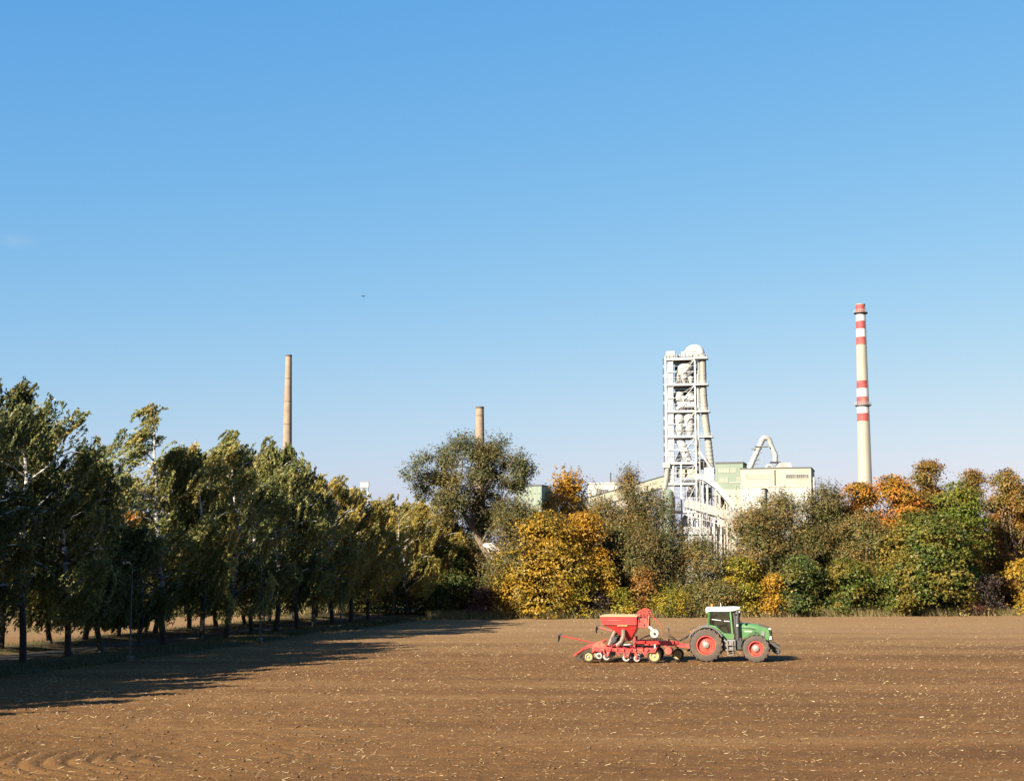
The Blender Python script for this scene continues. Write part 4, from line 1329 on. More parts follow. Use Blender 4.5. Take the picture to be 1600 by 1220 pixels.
# ---- weeping birches: strands of small leaves combed by the wind
WIND = np.array([-0.62, 0.05, 0.0])
def birch_parts(seed, H, W, leafkey, strands=500, per=52, wind=1.0, low=0.06, leaf=0.19, lean=0.0, parent=None, top_only=False):
    g = np.random.default_rng(seed)
    # trunk
    n = 10
    t = np.linspace(0, 1, n)
    tx = lean * t ** 1.4 * H + np.cumsum(g.normal(0, 0.2, n)) * 0.8 - 0.05 * H * t ** 2
    ty = np.cumsum(g.normal(0, 0.18, n)) * 0.8
    tp = np.stack([tx - tx[0], ty - ty[0], t * H * 0.90 - 0.2], -1)
    r0 = 0.0095 * H + 0.03
    b = MB()
    b.tube(tp, list(r0 * (1.18 - t * 1.08) ** 0.9 + 0.015), 8)
    def trunk_at(h):
        return np.array([np.interp(h, t, tp[:, i]) for i in range(3)])
    L_pts = []
    n_l = 30 if not top_only else 20
    for i in range(n_l):
        h = low + 0.12 + (0.90 - low - 0.12) * (i + g.uniform(0, 0.9)) / n_l
        prof = math.sqrt(max(0.1, 1 - ((h - 0.46) / 0.56) ** 2)) if h > 0.46 else 0.78 + 0.22 * h / 0.46
        ln = W / 2 * prof * g.uniform(0.7, 1.15)
        a = g.uniform(0, 6.28) + i * 2.39
        dr = np.array([math.cos(a), math.sin(a), 0])
        s = trunk_at(h)
        u = np.linspace(0, 1, 6)[:, None]
        rise = g.uniform(0.5, 1.0)
        p = s + dr * ln * u + np.array([0, 0, 1.0]) * (ln * rise * (u - 0.62 * u ** 2.2)) + WIND * 0.35 * wind * ln * u ** 2
        p[1:] += g.normal(0, 0.06, (5, 3))
        b.tube(p, list(np.linspace(r0 * 0.42 * (1.1 - h) + 0.02, 0.012, 6)), 4, cap=False)
        L_pts.append(p)
    trunk = b.build('trunk', BIRCH, parent, smooth=True)
    # strands hang in locks of a few, all combed the same way
    nb = max(10, strands // 5)
    bl = g.integers(0, n_l, nb)
    u = g.uniform(0.2, 1.0, nb)
    kk = min(n_l, nb // 2)
    bl[-kk:] = np.arange(n_l)[-kk:]        # no bough ends bare
    u[-kk:] = 0.93
    LP = np.array(L_pts)
    k = u * 5
    i0 = np.minimum(k.astype(int), 4)
    f = (k - i0)[:, None]
    B0 = LP[bl, i0] * (1 - f) + LP[bl, i0 + 1] * f
    m = max(6, nb // 9)
    B0[:m] = tp[-1] + g.normal(0, 0.22, (m, 3)) - np.array([0, 0, 1]) * g.uniform(-0.03 * H, 0.16 * H, m)[:, None]
    ax = np.array([trunk_at(min(0.95, max(0, z / H))) for z in B0[:, 2]])
    bout = unit((B0 - ax) * np.array([1, 1, 0]) + g.normal(0, 0.3, (nb, 3)) + 0.35 * wind * WIND)
    bhang = unit(np.array([0, 0, -1.0]) + WIND * wind * g.uniform(0.3, 2.2, nb)[:, None] + g.normal(0, 0.14, (nb, 3)))
    bL = g.uniform(1.4, 4.8, nb) * (W / 9.0) ** 0.5
    bL[:m] *= 0.5
    btone = g.normal(0, 1, nb)
    bi = np.repeat(np.arange(nb), 8)
    strands = len(bi)
    S = B0[bi] + g.normal(0, 0.27, (strands, 3))
    hang = unit(bhang[bi] + g.normal(0, 0.09, (strands, 3)))
    outd = unit(bout[bi] + g.normal(0, 0.2, (strands, 3)))
    Ls = bL[bi] * g.uniform(0.6, 1.1, strands)
    Ls = np.minimum(Ls, np.maximum(0.4, (S[:, 2] - 0.9) * 0.9))
    lead = unit(outd + np.array([0, 0, 0.55]))
    T = g.uniform(0.02, 1, (strands, per))
    P = S[:, None] + Ls[:, None, None] * (lead[:, None] * (T * (1 - T) * 0.9)[..., None] + hang[:, None] * (T ** 1.25)[..., None])
    P = P + g.normal(0, 0.055, P.shape)
    P = P.reshape(-1, 3)
    hd = np.repeat(hang, per, 0)
    nn = len(P)
    nd = unit(g.normal(0, 0.8, (nn, 3)) + 0.7 * np.repeat(outd, per, 0) + np.array([0, -0.15, 0.35]))
    td = hd + g.normal(0, 0.24, (nn, 3))
    ln = leaf * g.uniform(0.7, 1.5, nn)
    tone = np.clip(0.45 + 0.17 * g.normal(0, 1, nn) + 0.2 * np.repeat(btone[bi], per), 0, 1)
    ok = P[:, 2] > 0.5
    V, Fq = leaf_tris(P[ok], nd[ok], td[ok], ln[ok] * 1.2, ln[ok] * 0.52)
    zk = H / max(np.percentile(V[:, 2], 99.93), 1.0)
    crown = np_mesh('crown', V, Fq, LEAF[leafkey], parent, tone[ok])
    # fine bare strands
    sel = g.permutation(strands)[: strands // 8]
    tt = np.linspace(0, 1, 5)
    Q = S[sel][:, None] + Ls[sel][:, None, None] * (lead[sel][:, None] * (tt * (1 - tt) * 0.8)[None, :, None] + hang[sel][:, None] * (tt ** 1.15)[None, :, None])
    w = np.array([0.011, 0.0, 0.0])
    V = np.concatenate([Q - w, Q + w, Q + np.array([0, 0.016, 0])], 1).reshape(-1, 3)
    fs = []
    for j in range(4):
        fs += [[j, j + 1, 6 + j, 5 + j], [5 + j, 6 + j, 11 + j, 10 + j], [10 + j, 11 + j, j + 1, j]]
    Fq = (np.arange(len(sel))[:, None, None] * 15 + np.array(fs)[None]).reshape(-1, 4)
    np_mesh('twigs', V, Fq, bark_m, parent)['kind'] = 'stuff'
    return zk

def birch(D, off, H, W, leafkey, label, seed, **kw):
    g = random.Random(seed)
    W *= 1.42
    r = thing('birch', label, 'birch', (front_row(D) + off + g.uniform(-0.35, 0.35), D, 0.2), 0, 'weeping birches in two rows along the lane')
    r.scale.z = birch_parts(seed, H, W, leafkey, parent=r, **kw)
    return r
FRONT_OBJ = []

FRONT = [
    (86.0, 17.0, 7.4, 'birch_dark', 'big dark birch cut off by the edge of the photo, front row', {}),
    (92.0, 16.6, 7.6, 'birch_dark', 'big dark double crowned birch with white forked limbs, front row beside the photo edge', {}),
    (97.5, 15.9, 7.0, 'birch_olive', 'dark birch with a thin crooked trunk between the edge birches and the tall lamp post', {}),
    (102.5, 14.0, 3.7, 'birch_dark', 'dark birch with low dense crown just before the gap of open sky', {}),
    (107.5, 8.4, 4.0, 'birch_dark', 'lowest birch of the front row, hanging over the first lamp post', {'strands': 480}),
    (112.0, 17.4, 3.6, 'birch_olive', 'thin windblown birch whose bare leader stands alone against the sky', {'strands': 130, 'per': 36, 'wind': 2.4}),
    (117.5, 14.8, 4.2, 'birch_olive', 'bushy olive birch on the far side of the sky gap with a white trunk', {}),
    (122.5, 16.3, 7.0, 'birch_olive', 'tall olive birch with a streaming tip, next after the sky gap', {}),
    (128.0, 14.6, 6.8, 'birch_dark', 'dark birch with a yellow low spray, below the slim brick chimney', {}),
    (133.0, 16.6, 6.6, 'birch_olive', 'birch whose narrow top covers the foot of the slim brick chimney', {'wind': 0.6}),
    (138.5, 15.4, 6.6, 'birch_dark', 'dark birch with a drooping shoulder just past the slim brick chimney', {}),
    (144.0, 13.0, 6.4, 'birch_olive', 'shorter olive birch in the dip past the slim brick chimney', {}),
    (149.5, 14.4, 6.4, 'birch_gold', 'golden birch with bare white forks at its top', {'strands': 480}),
    (155.0, 14.0, 7.4, 'birch_gold', 'golden birch under the small white roof cabin', {'strands': 520}),
    (160.0, 13.4, 7.4, 'birch_gold', 'golden brown birch with a visible pale trunk, front row far end', {'strands': 540}),
    (176.0, 13.6, 7.6, 'birch_gold', 'broad golden birch near the end of the front row', {}),
    (183.0, 13.8, 7.4, 'birch_gold', 'last golden birch of the front row before the dark corner of the hedge', {}),
]
BACK = [
    (97.0, 17.4, 6.0, 'birch_dark', 'tallest dark birch at the photo edge, second row', {}),
    (104.0, 16.4, 6.0, 'birch_dark', 'dark birch with a thick black trunk, second row behind the edge birches', {}),
    (115.5, 14.2, 4.4, 'birch_olive', 'birch of the second row with a dark waisted trunk framed by the lit field', {}),
    (121.0, 10.6, 4.2, 'birch_dark', 'small birch of the second row by the grey green shed', {}),
    (127.5, 9.2, 4.4, 'birch_olive', 'lowest birch of the second row, standing in the sky gap', {'strands': 440}),
    (140.0, 15.6, 5.6, 'birch_olive', 'tall bright topped birch of the second row near the slim chimney', {}),
    (158.5, 17.4, 6.0, 'birch_olive', 'slender birch of the second row rising beside the slim chimney foot', {'wind': 0.6}),
    (110.0, 10.4, 5.2, 'birch_dark', 'low dark birch added to the second row for ground shade, beside the waisted trunk', {}),  # low trees from here are added to shade the lane, not the front crowns
    (134.5, 10.0, 5.0, 'birch_olive', 'low olive birch added to the second row for ground shade, just past the sky gap', {}),
    (146.0, 10.2, 5.2, 'birch_dark', 'low dark birch added to the second row for ground shade, in the middle of the dense mass', {}),
    (152.0, 10.0, 5.0, 'birch_olive', 'low olive birch added to the second row for ground shade, near the slim chimney', {}),
    (165.0, 10.0, 5.2, 'birch_gold', 'low golden birch added to the second row for ground shade, towards the far hedge', {}),
    (171.0, 13.4, 6.4, 'birch_gold', 'last golden birch of the second row at the far hedge', {}),
]
for i, (D, H_, W, lk, lab, kw) in enumerate(FRONT):
    FRONT_OBJ.append((birch(D, 0.0, H_, W, lk, lab, 500 + i, **kw), H_, lk))
OWN = (1, 3, 5)
for i, (D, H_, W, lk, lab, kw) in enumerate(BACK):
    if i in OWN:
        birch(D, -7.5, H_, W, lk, lab, 600 + i, **kw)
        continue
    cand = [f for j, f in enumerate(FRONT_OBJ) if f[2] == lk and j not in (4, 5)]
    src, h0, _ = cand[(i * 3 + 1) % len(cand)]
    c = copy_tree(src)
    k = H_ / h0
    c.location = (front_row(D) - 7.5 + rnd.uniform(-0.4, 0.4), D, 0.2)
    c.scale = (rnd.uniform(0.92, 1.06), rnd.choice((-1, 1)) * rnd.uniform(0.92, 1.06), src.scale.z * k)
    c.rotation_euler = (0, 0, rnd.uniform(-0.5, 0.5))
    c['label'] = lab
# nearer trees of the avenue, beyond the edge of the frame: their shade lies across the field corner
near_b = birch(80.0, 0.0, 16.5, 7.6, 'birch_dark', 'dense dark birch of the avenue just outside the photo, shading the field', 701, strands=470, leaf=0.36, per=30)
near_c = birch(78.0, -7.5, 17.0, 7.6, 'birch_dark', 'dense dark birch of the avenue just outside the photo, shading the field', 702, strands=470, leaf=0.36, per=30)
for i, D in enumerate((75, 70.5, 66, 61.5, 57, 52.5, 48, 43.5, 39, 34, 29, 24)):
    for src, off in ((near_b, 0.0), (near_c, -7.5)):
        c = copy_tree(src)
        c.location = (front_row(D) + off + rnd.uniform(-0.5, 0.5), D + rnd.uniform(-0.6, 0.6) - (2 if off else 0), 0.2)
        s = rnd.uniform(0.9, 1.05)
        c.scale = (s, s, s * rnd.uniform(0.94, 1.05) * src.scale.z)
        c.rotation_euler = (0, 0, rnd.uniform(-0.4, 0.4))

# golden birches closing the avenue towards the willow
for i, (px, ptop, D, W, lab, kw) in enumerate((
        (640, 783, 188, 6.8, 'golden weeping birch closing the avenue, partly under the willow crown', {}),
        (672, 792, 192, 6.6, 'brown gold weeping birch between the avenue and the white silo', {'strands': 540}),
        (722, 806, 187, 5.0, 'small bright yellow weeping birch in front of the leaning willow', {'strands': 440}),
        (600, 790, 194, 6.8, 'pale gold weeping birch standing behind the end of the avenue', {}))):
    p = at(px, ptop, D)
    r = thing('birch', lab, 'birch', (p.x, D, 0), 0)
    r.scale.z = birch_parts(760 + i, p.z, W, 'birch_gold', parent=r, wind=0.25, leaf=0.2, low=0.08, **kw)

# ---- the leaning willow
def willow():
    g = np.random.default_rng(77)
    D = 177.0
    b0 = at(786, 962, D)
    r = thing('leaning_willow', 'big grey green willow leaning sideways on a bare slanting trunk', 'willow', (b0.x, D, 0))
    o = np.array([b0.x, D, 0])
    P = lambda px, py, dd=0.0: np.array(at(px, py, D + dd)) - o
    tr = [P(788, 966), P(777, 908), P(768, 878), P(752, 850), P(738, 825), P(727, 806), P(716, 790)]
    b = MB()
    b.tube(tr, [0.46, 0.38, 0.35, 0.36, 0.31, 0.25, 0.20], 10)
    lobes_px = [(662, 738, 22, 0), (684, 722, 26, -1.5), (712, 712, 30, 1), (742, 705, 28, -1), (772, 712, 28, 1.5), (800, 722, 26, 0), (818, 742, 15, -1),
                (657, 757, 13, 1), (650, 748, 12, 0), (672, 768, 12, 1), (705, 800, 13, -1), (762, 812, 20, 1), (786, 800, 20, 0), (742, 798, 16, 2), (826, 728, 12, 0), (812, 758, 16, 1), (700, 748, 27, 2), (733, 738, 32, -2), (765, 742, 30, 2), (790, 752, 22, -1), (716, 775, 18, 1.5), (748, 775, 24, -1), (776, 782, 18, 1), (690, 768, 14, -2), (757, 700, 16, 2)]
    lobes = []
    for (px, py, rp, dd) in lobes_px:
        c = P(742 + (px - 742) * 0.92, py + 6, dd)
        rr = rp * D / F
        for q in range(3):
            o3 = g.normal(0, 0.55, 3) * rr
            r3 = rr * g.uniform(0.42, 0.72)
            lobes.append((c + o3 * np.array([1, 1, 0.8]), (r3 * 1.25, r3 * 1.25, r3 * 0.75)))
    limbs = [(5, (690, 762)), (5, (672, 748)), (6, (700, 750)), (6, (712, 728)), (6, (722, 715)), (4, (745, 775)), (4, (765, 745)), (4, (782, 730)), (4, (800, 735)), (5, (735, 745)), (5, (750, 712)), (6, (695, 735)), (3, (770, 800)), (3, (800, 762))]
    for k, (px, py) in limbs:
        e = P(px, py, g.normal(0, 1.2))
        p = limb_pts(tr[k], e, g, 6, 0.08)
        b.tube(p, list(np.linspace(0.13, 0.035, 6)), 6, cap=False)
        for j in range(3):
            q = e + g.normal(0, 1.3, 3) + np.array([0, 0, 0.6])
            b.tube(limb_pts(p[int(g.integers(3, 6))], q, g, 4), [0.06, 0.045, 0.03, 0.015], 4, cap=False)
    b.build('trunk', pale_bark, r, smooth=True)
    V, Fq, tone = foliage(g, lobes, 52000, 0.23, rc=0.66, per=9, narrow=0.5, fill=0.4, outward=0.4, up=0.5, style='feather')
    np_mesh('crown', V, Fq, LEAF['willow'], r, tone)
    # broken white branches half way up the trunk
    d = MB()
    a = tr[3]
    for (px, py) in ((775, 868), (790, 872), (800, 876), (783, 862), (770, 875), (796, 884)):
        e = P(px, py, -1.5 + g.normal(0, 0.6))
        m = (np.array(a) + e) / 2 + np.array([0, 0, 0.5])
        d.tube([a, m, e, e + g.normal(0, 0.35, 3) + np.array([0.2, 0, -0.5])], [0.09, 0.07, 0.045, 0.02], 5, cap=False)
    d.build('broken_branches', pm('bleached_deadwood', (0.62, 0.58, 0.52), 0.8, var=0.15, scale=2), r, smooth=True)
willow()

# ---- bare or half bare trees
def twig_tree(label, px, ptop, pw, D, leafkey, nleaf, seed, bark=None):
    g = np.random.default_rng(seed)
    D = D + (px - 740) * 0.0114
    p = at(px, ptop, D)
    Hh, W = p.z, pw * D / F
    r = thing('half_bare_tree', label, 'tree', (p.x, D, 0))
    b = MB()
    tips = []
    def grow(a, d, L_, rad, lev):
        n = 4
        pts = [a]
        for i in range(n):
            d = unit(d + g.normal(0, 0.13, 3) + np.array([0, 0, 0.08]))
            pts.append(pts[-1] + d * L_ / n)
        b.tube(pts, list(np.linspace(rad, rad * 0.5, n + 1)), 5 if lev < 2 else 3, cap=False)
        if lev >= 2:
            tips.extend(pts[1:])
        if lev < 4:
            for j in range(3 if lev < 3 else 2):
                dd = unit(d + g.normal(0, 0.42, 3) * np.array([1, 1, 0.5]))
                grow(pts[int(g.integers(2, n + 1))], dd, L_ * g.uniform(0.55, 0.8), rad * 0.52, lev + 1)
    for s in range(3):
        x0 = g.normal(0, W * 0.10, 2)
        grow(np.array([x0[0], x0[1], -0.1]), unit(np.array([x0[0] * 0.06, x0[1] * 0.06, 1.0])), Hh * 0.46, 0.12, 0)
    zmax = max(v[2] for v in b.v)
    k = Hh / zmax
    b.v = [(v[0], v[1], v[2] * k) for v in b.v]
    b.build('trunk', bark or twig_bark, r, smooth=True)
    T = np.array(tips) * np.array([1, 1, k])
    C = T[g.integers(0, len(T), nleaf)] + g.normal(0, 0.22, (nleaf, 3))
    ln = 0.24 * g.uniform(0.7, 1.3, nleaf)
    V, Fq = leaf_quads(C, rand_dir(g, nleaf), rand_dir(g, nleaf), ln, ln * 0.55)
    np_mesh('crown', V, Fq, LEAF[leafkey], r, g.random(nleaf))
    return r

twig_tree('half bare tree with grey twigs beside the golden tree top', 935, 742, 60, 183, 'olive', 1500, 11)
twig_tree('half bare tree with pale twigs in front of the cream hall', 1172, 752, 60, 180, 'olive', 260, 12)
twig_tree('thin bare stems standing before the white conveyor bridge', 1112, 772, 50, 184, 'brown_olive', 200, 13)
twig_tree('half bare tree with upright twigs beside the green silo', 1030, 762, 50, 183, 'brown_olive', 1600, 14)
twig_tree('half bare tree with a few ginger leaves before the green hall', 812, 770, 60, 182, 'rust', 1600, 15)

HG = None
T_ = broadleaf
# second line, seen over the front shrubs
T_('elder', 'brown olive elder tree filling the space under the willow crown', 802, 776, 108, 173.5, 'brown_olive', 'round', 0.05, 0.24, 0.9, narrow=0.5)
T_('elder', 'olive elder bush behind the willow trunk', 748, 805, 90, 184, 'olive', 'round', 0.0, 0.26, 0.8)
T_('elder', 'grey green elder low behind the avenue corner', 712, 850, 80, 182, 'dark_green', 'mound', 0.0, 0.28, 0.9)
T_('golden_tree', 'tall airy golden orange tree with pale limbs above the yellow maple', 884, 733, 82, 182, 'amber', 'round', 0.42, 0.34, 0.75, bark=twig_bark, nl=12)
T_('elder', 'dark olive tree with a narrow feathery top before the sloping conveyor', 983, 730, 60, 180, 'olive', 'tall', 0.1, 0.22, 0.75, narrow=0.5, sparse=0.45)
T_('elder', 'olive brown tree with ragged top between the conveyor and the white tower', 1015, 764, 105, 180, 'brown_olive', 'round', 0.05, 0.25, 0.75, narrow=0.5, sparse=0.5)
T_('elder', 'olive tree with loose crown rising behind the red seed hopper', 940, 778, 100, 181, 'olive', 'round', 0.05, 0.25, 0.8, narrow=0.5)
T_('elder', 'broad brown olive willow bush in the middle of the hedge', 1010, 822, 120, 176, 'brown_olive', 'mound', 0.0, 0.24, 0.95, narrow=0.5)
T_('elder', 'wide olive willow bush under the white conveyor bridge', 1092, 838, 125, 177, 'olive', 'mound', 0.0, 0.24, 0.95, narrow=0.5)
T_('elder', 'tall olive tree with a visible forked trunk before the cream hall', 1218, 768, 105, 179, 'olive', 'round', 0.12, 0.25, 0.85, narrow=0.5, sparse=0.5)
T_('elder', 'brown olive tree at the end of the cream hall', 1290, 757, 95, 181, 'brown_olive', 'round', 0.1, 0.27, 1.1, narrow=0.5)
T_('elder', 'dense olive tree in front of the foot of the striped chimney', 1345, 800, 110, 177, 'olive', 'round', 0.0, 0.27, 1.1, narrow=0.5)
T_('elder', 'dark olive bush between the two green maples and the forked olive tree', 1262, 818, 95, 178, 'olive', 'mound', 0.0, 0.25, 0.9, narrow=0.5)
T_('maple', 'red orange maple at the foot of the striped chimney', 1342, 755, 78, 183, 'orange', 'round', 0.2, 0.32, 0.9)
T_('maple', 'glowing orange maple just past the striped chimney', 1396, 744, 88, 182, 'orange', 'round', 0.15, 0.32, 1.0)
T_('maple', 'rusty brown maple with the highest rounded top of the hedge', 1450, 721, 62, 188, 'rust', 'round', 0.2, 0.30, 1.0)
T_('maple', 'dark olive rust tree with a small rounded top between rusty and ginger maples', 1517, 735, 50, 188, 'rust', 'round', 0.15, 0.28, 1.0)
T_('maple', 'large ginger brown maple cut by the edge of the photo', 1572, 736, 84, 183, 'rust', 'round', 0.0, 0.30, 1.0)
T_('maple', 'pinkish orange maple top at the very edge of the photo', 1622, 742, 70, 190, 'orange', 'round', 0.15, 0.30, 0.9)
T_('maple', 'bright green tall maple standing out of the autumn trees', 1494, 757, 100, 178, 'bright_green', 'round', 0.05, 0.32, 1.0)
T_('maple', 'olive green maple behind the big green mound', 1420, 790, 90, 181, 'green', 'round', 0.05, 0.30, 1.0)
T_('elder', 'olive bush filling the hedge before the cream hall foot', 1176, 793, 112, 176, 'olive', 'mound', 0.0, 0.26, 1.1, narrow=0.5)
T_('elder', 'brown olive bush between the forked olive tree and the dark green maple', 1225, 832, 100, 176, 'brown_olive', 'mound', 0.0, 0.26, 1.0, narrow=0.5)
T_('elder', 'olive bush low under the sloping conveyor', 972, 815, 90, 177, 'olive', 'mound', 0.0, 0.26, 1.0, narrow=0.5)
T_('elder', 'olive tree in the second line behind the yellow maple', 880, 815, 130, 188, 'olive', 'mound', 0.0, 0.32, 0.8)
T_('elder', 'shaded olive tree in the second line below the striped chimney', 1310, 800, 150, 190, 'brown_olive', 'mound', 0.0, 0.32, 0.9)
T_('elder', 'shaded olive tree in the second line behind the rusty maple', 1455, 775, 140, 194, 'olive', 'mound', 0.0, 0.34, 0.8)
T_('elder', 'shaded brown tree in the second line behind the ginger maple', 1565, 775, 140, 194, 'rust', 'mound', 0.0, 0.34, 0.8)
# front line along the field
T_('maple', 'large golden yellow maple bush at the head of the hedge', 850, 800, 162, 172.5, 'gold', 'mound', 0.0, 0.33, 1.0)
T_('maple', 'amber maple bush rising between the golden maple and the olive willows', 915, 800, 70, 174, 'amber', 'mound', 0.0, 0.30, 1.0, cat='bush')
T_('maple', 'yellow maple bush reaching out low over the dry grass', 800, 886, 72, 171, 'gold', 'mound', 0.0, 0.30, 0.9, cat='bush')
T_('maple', 'yellow green maple bush beside the big golden one', 903, 880, 52, 170.5, 'yellow_green', 'mound', 0.0, 0.28, 0.9, cat='bush')
T_('bush', 'small golden bush behind the red seed hopper', 945, 874, 42, 171.5, 'gold', 'mound', 0.0, 0.28, 0.9, cat='bush')
T_('bush', 'dark plum brown bush between yellow bushes', 930, 922, 34, 170.6, 'plum', 'mound', 0.0, 0.24, 0.9, cat='bush')
T_('bush', 'yellow green low bush right behind the seed drill railing', 970, 918, 44, 170, 'yellow_green', 'mound', 0.0, 0.26, 0.8, cat='bush')
T_('bush', 'rusty red brown shrub among the olive willows', 1004, 885, 44, 171.5, 'rust', 'mound', 0.0, 0.24, 0.7, cat='bush')
T_('bush', 'yellowish low scrub along the field between drill and tractor', 1050, 912, 100, 171, 'yellow_green', 'mound', 0.0, 0.24, 0.7, cat='bush', narrow=0.5)
T_('bush', 'yellow and orange bush above the tractor bonnet', 1158, 870, 56, 171.5, 'yellow_green', 'mound', 0.0, 0.28, 1.0, cat='bush')
T_('bush', 'orange tipped bush just past the tractor', 1208, 896, 38, 170.5, 'amber', 'mound', 0.0, 0.26, 0.8, cat='bush')
T_('bush', 'dull olive low bush directly behind the tractor cab', 1120, 905, 70, 171, 'olive', 'mound', 0.0, 0.24, 0.9, cat='bush')
T_('maple', 'dark green maple bush with layered leaves past the tractor', 1252, 868, 86, 171, 'dark_green', 'mound', 0.0, 0.31, 1.05, cat='bush')
T_('maple', 'mid green maple bush between the two bigger green ones', 1325, 872, 84, 171, 'green', 'mound', 0.0, 0.31, 1.05, cat='bush')
T_('maple', 'great green mound of maple in front of the hedge', 1442, 800, 172, 172.5, 'green', 'mound', 0.0, 0.33, 1.1)
T_('bush', 'low yellowing green maple skirt at the foot of the green mound', 1390, 890, 90, 170.2, 'green', 'mound', 0.0, 0.30, 1.0, cat='bush')
T_('bush', 'dark plum coloured bush before the ginger maple', 1548, 898, 52, 171.5, 'plum', 'mound', 0.0, 0.24, 0.9, cat='bush')
T_('bush', 'tiny maroon red bush at the edge of the field', 1522, 938, 42, 169.6, 'maroon', 'mound', 0.0, 0.20, 0.9, cat='bush')
T_('maple', 'yellow maple bush at the far edge of the photo', 1606, 872, 96, 170.5, 'gold', 'mound', 0.0, 0.31, 1.0, cat='bush')
T_('bush', 'maroon brown shrub at the foot of the leaning willow', 758, 916, 52, 171.5, 'maroon', 'mound', 0.0, 0.22, 0.8, cat='bush')
T_('bush', 'dark green shrub in the shaded corner where hedge and avenue meet', 700, 890, 80, 177.5, 'dark_green', 'mound', 0.0, 0.28, 1.0, cat='bush')
# beyond the right edge, for a step to the side
for i, (px, ptop, pw, lk) in enumerate(((1690, 760, 120, 'rust'), (1700, 850, 110, 'green'), (1790, 770, 130, 'olive'), (1850, 840, 130, 'green'))):
    T_('maple', ['rust coloured maple outside the frame past the yellow bush', 'green maple bush outside the frame past the yellow bush', 'olive maple outside the frame along the hedge', 'green maple bush outside the frame at the hedge end'][i], px, ptop, pw, 178 - 6 * (i % 2), lk, 'mound' if i % 2 else 'round', 0.05, 0.36, 0.7)
# the hedge that goes on behind the avenue
for i, (px, ptop, pw, D, lk, lab) in enumerate((
        (-60, 845, 150, 188, 'olive', 'olive tree of the far hedge behind the edge birches'),
        (40, 850, 120, 190, 'dark_green', 'dark green tree of the far hedge seen low between the edge trunks'),
        (130, 838, 110, 188, 'brown_olive', 'brown olive tree of the far hedge behind the waisted trunk'),
        (212, 800, 80, 192, 'orange', 'small orange tree glowing behind the first lamp post'),
        (262, 812, 90, 190, 'olive', 'olive tree of the far hedge under the sky gap'),
        (340, 820, 110, 192, 'brown_olive', 'brown tree of the far hedge hidden behind the tall olive birch'),
        (430, 815, 110, 192, 'olive', 'olive tree of the far hedge behind the dark middle birches'),
        (520, 810, 110, 192, 'dark_green', 'dark tree of the far hedge behind the golden birches'),
        (600, 806, 110, 190, 'olive', 'olive tree of the far hedge behind the white forked birch'),
        (668, 818, 90, 186, 'brown_olive', 'brown olive tree behind the avenue end by the white silo'))):
    T_('hedge_tree', lab, px, ptop, pw, D, lk, 'mound', 0.0, 0.34, 0.75)
for i, (px, ptop, pw, D, lk, lab) in enumerate((
        (150, 940, 60, 180, 'yellow_green', 'low yellow green bush at the far side of the lit field'),
        (560, 905, 110, 181, 'dark_green', 'dark bush closing the avenue between the trunks'),
        (640, 900, 110, 180, 'dark_green', 'dark bush behind the farthest lamp post'))):
    T_('bush', lab, px, ptop, pw, D, lk, 'mound', 0.0, 0.28, 0.9, cat='bush')
# ------------------------------------------------------------------ tractor
tr_green = pm('tractor_green', (0.095, 0.235, 0.075), 0.35, var=0.12, scale=1.5, spec=0.5, stain=(0.16, 0.24, 0.10), coat=0.15)
tr_red = pm('wheel_red', (0.60, 0.055, 0.035), 0.45, var=0.12, scale=2, stain=(0.52, 0.13, 0.07))
tyre_m = pm('dusty_tyre', (0.10, 0.075, 0.056), 0.9, var=0.3, scale=3, stain=(0.21, 0.135, 0.08))
tr_dark = pm('tractor_dark_parts', (0.045, 0.043, 0.042), 0.6, var=0.3, scale=2, stain=(0.10, 0.08, 0.06))
tr_grey = pm('tractor_grey_plastic', (0.20, 0.19, 0.17), 0.6, var=0.2, scale=2, stain=(0.26, 0.21, 0.16))
fender_m = pm('dusty_fender', (0.17, 0.155, 0.15), 0.5, var=0.2, scale=1.5, stain=(0.28, 0.23, 0.18))
tr_white = pm('cab_roof_white', (0.80, 0.80, 0.77), 0.4, var=0.05, scale=1)
hub_m = pm('hub_grey', (0.33, 0.30, 0.27), 0.5, metal=0.3, var=0.2, scale=3)
lamp_m = pm('lamp_lens', (0.75, 0.74, 0.70), 0.15, var=0.05, spec=0.8)
cab_glass = glass_mat('cab_glass', (0.66, 0.74, 0.72))
orange_m = pm('orange_lens', (0.75, 0.25, 0.03), 0.3, var=0.1)
black_m = pm('black_rubber', (0.02, 0.02, 0.02), 0.7, var=0.2)

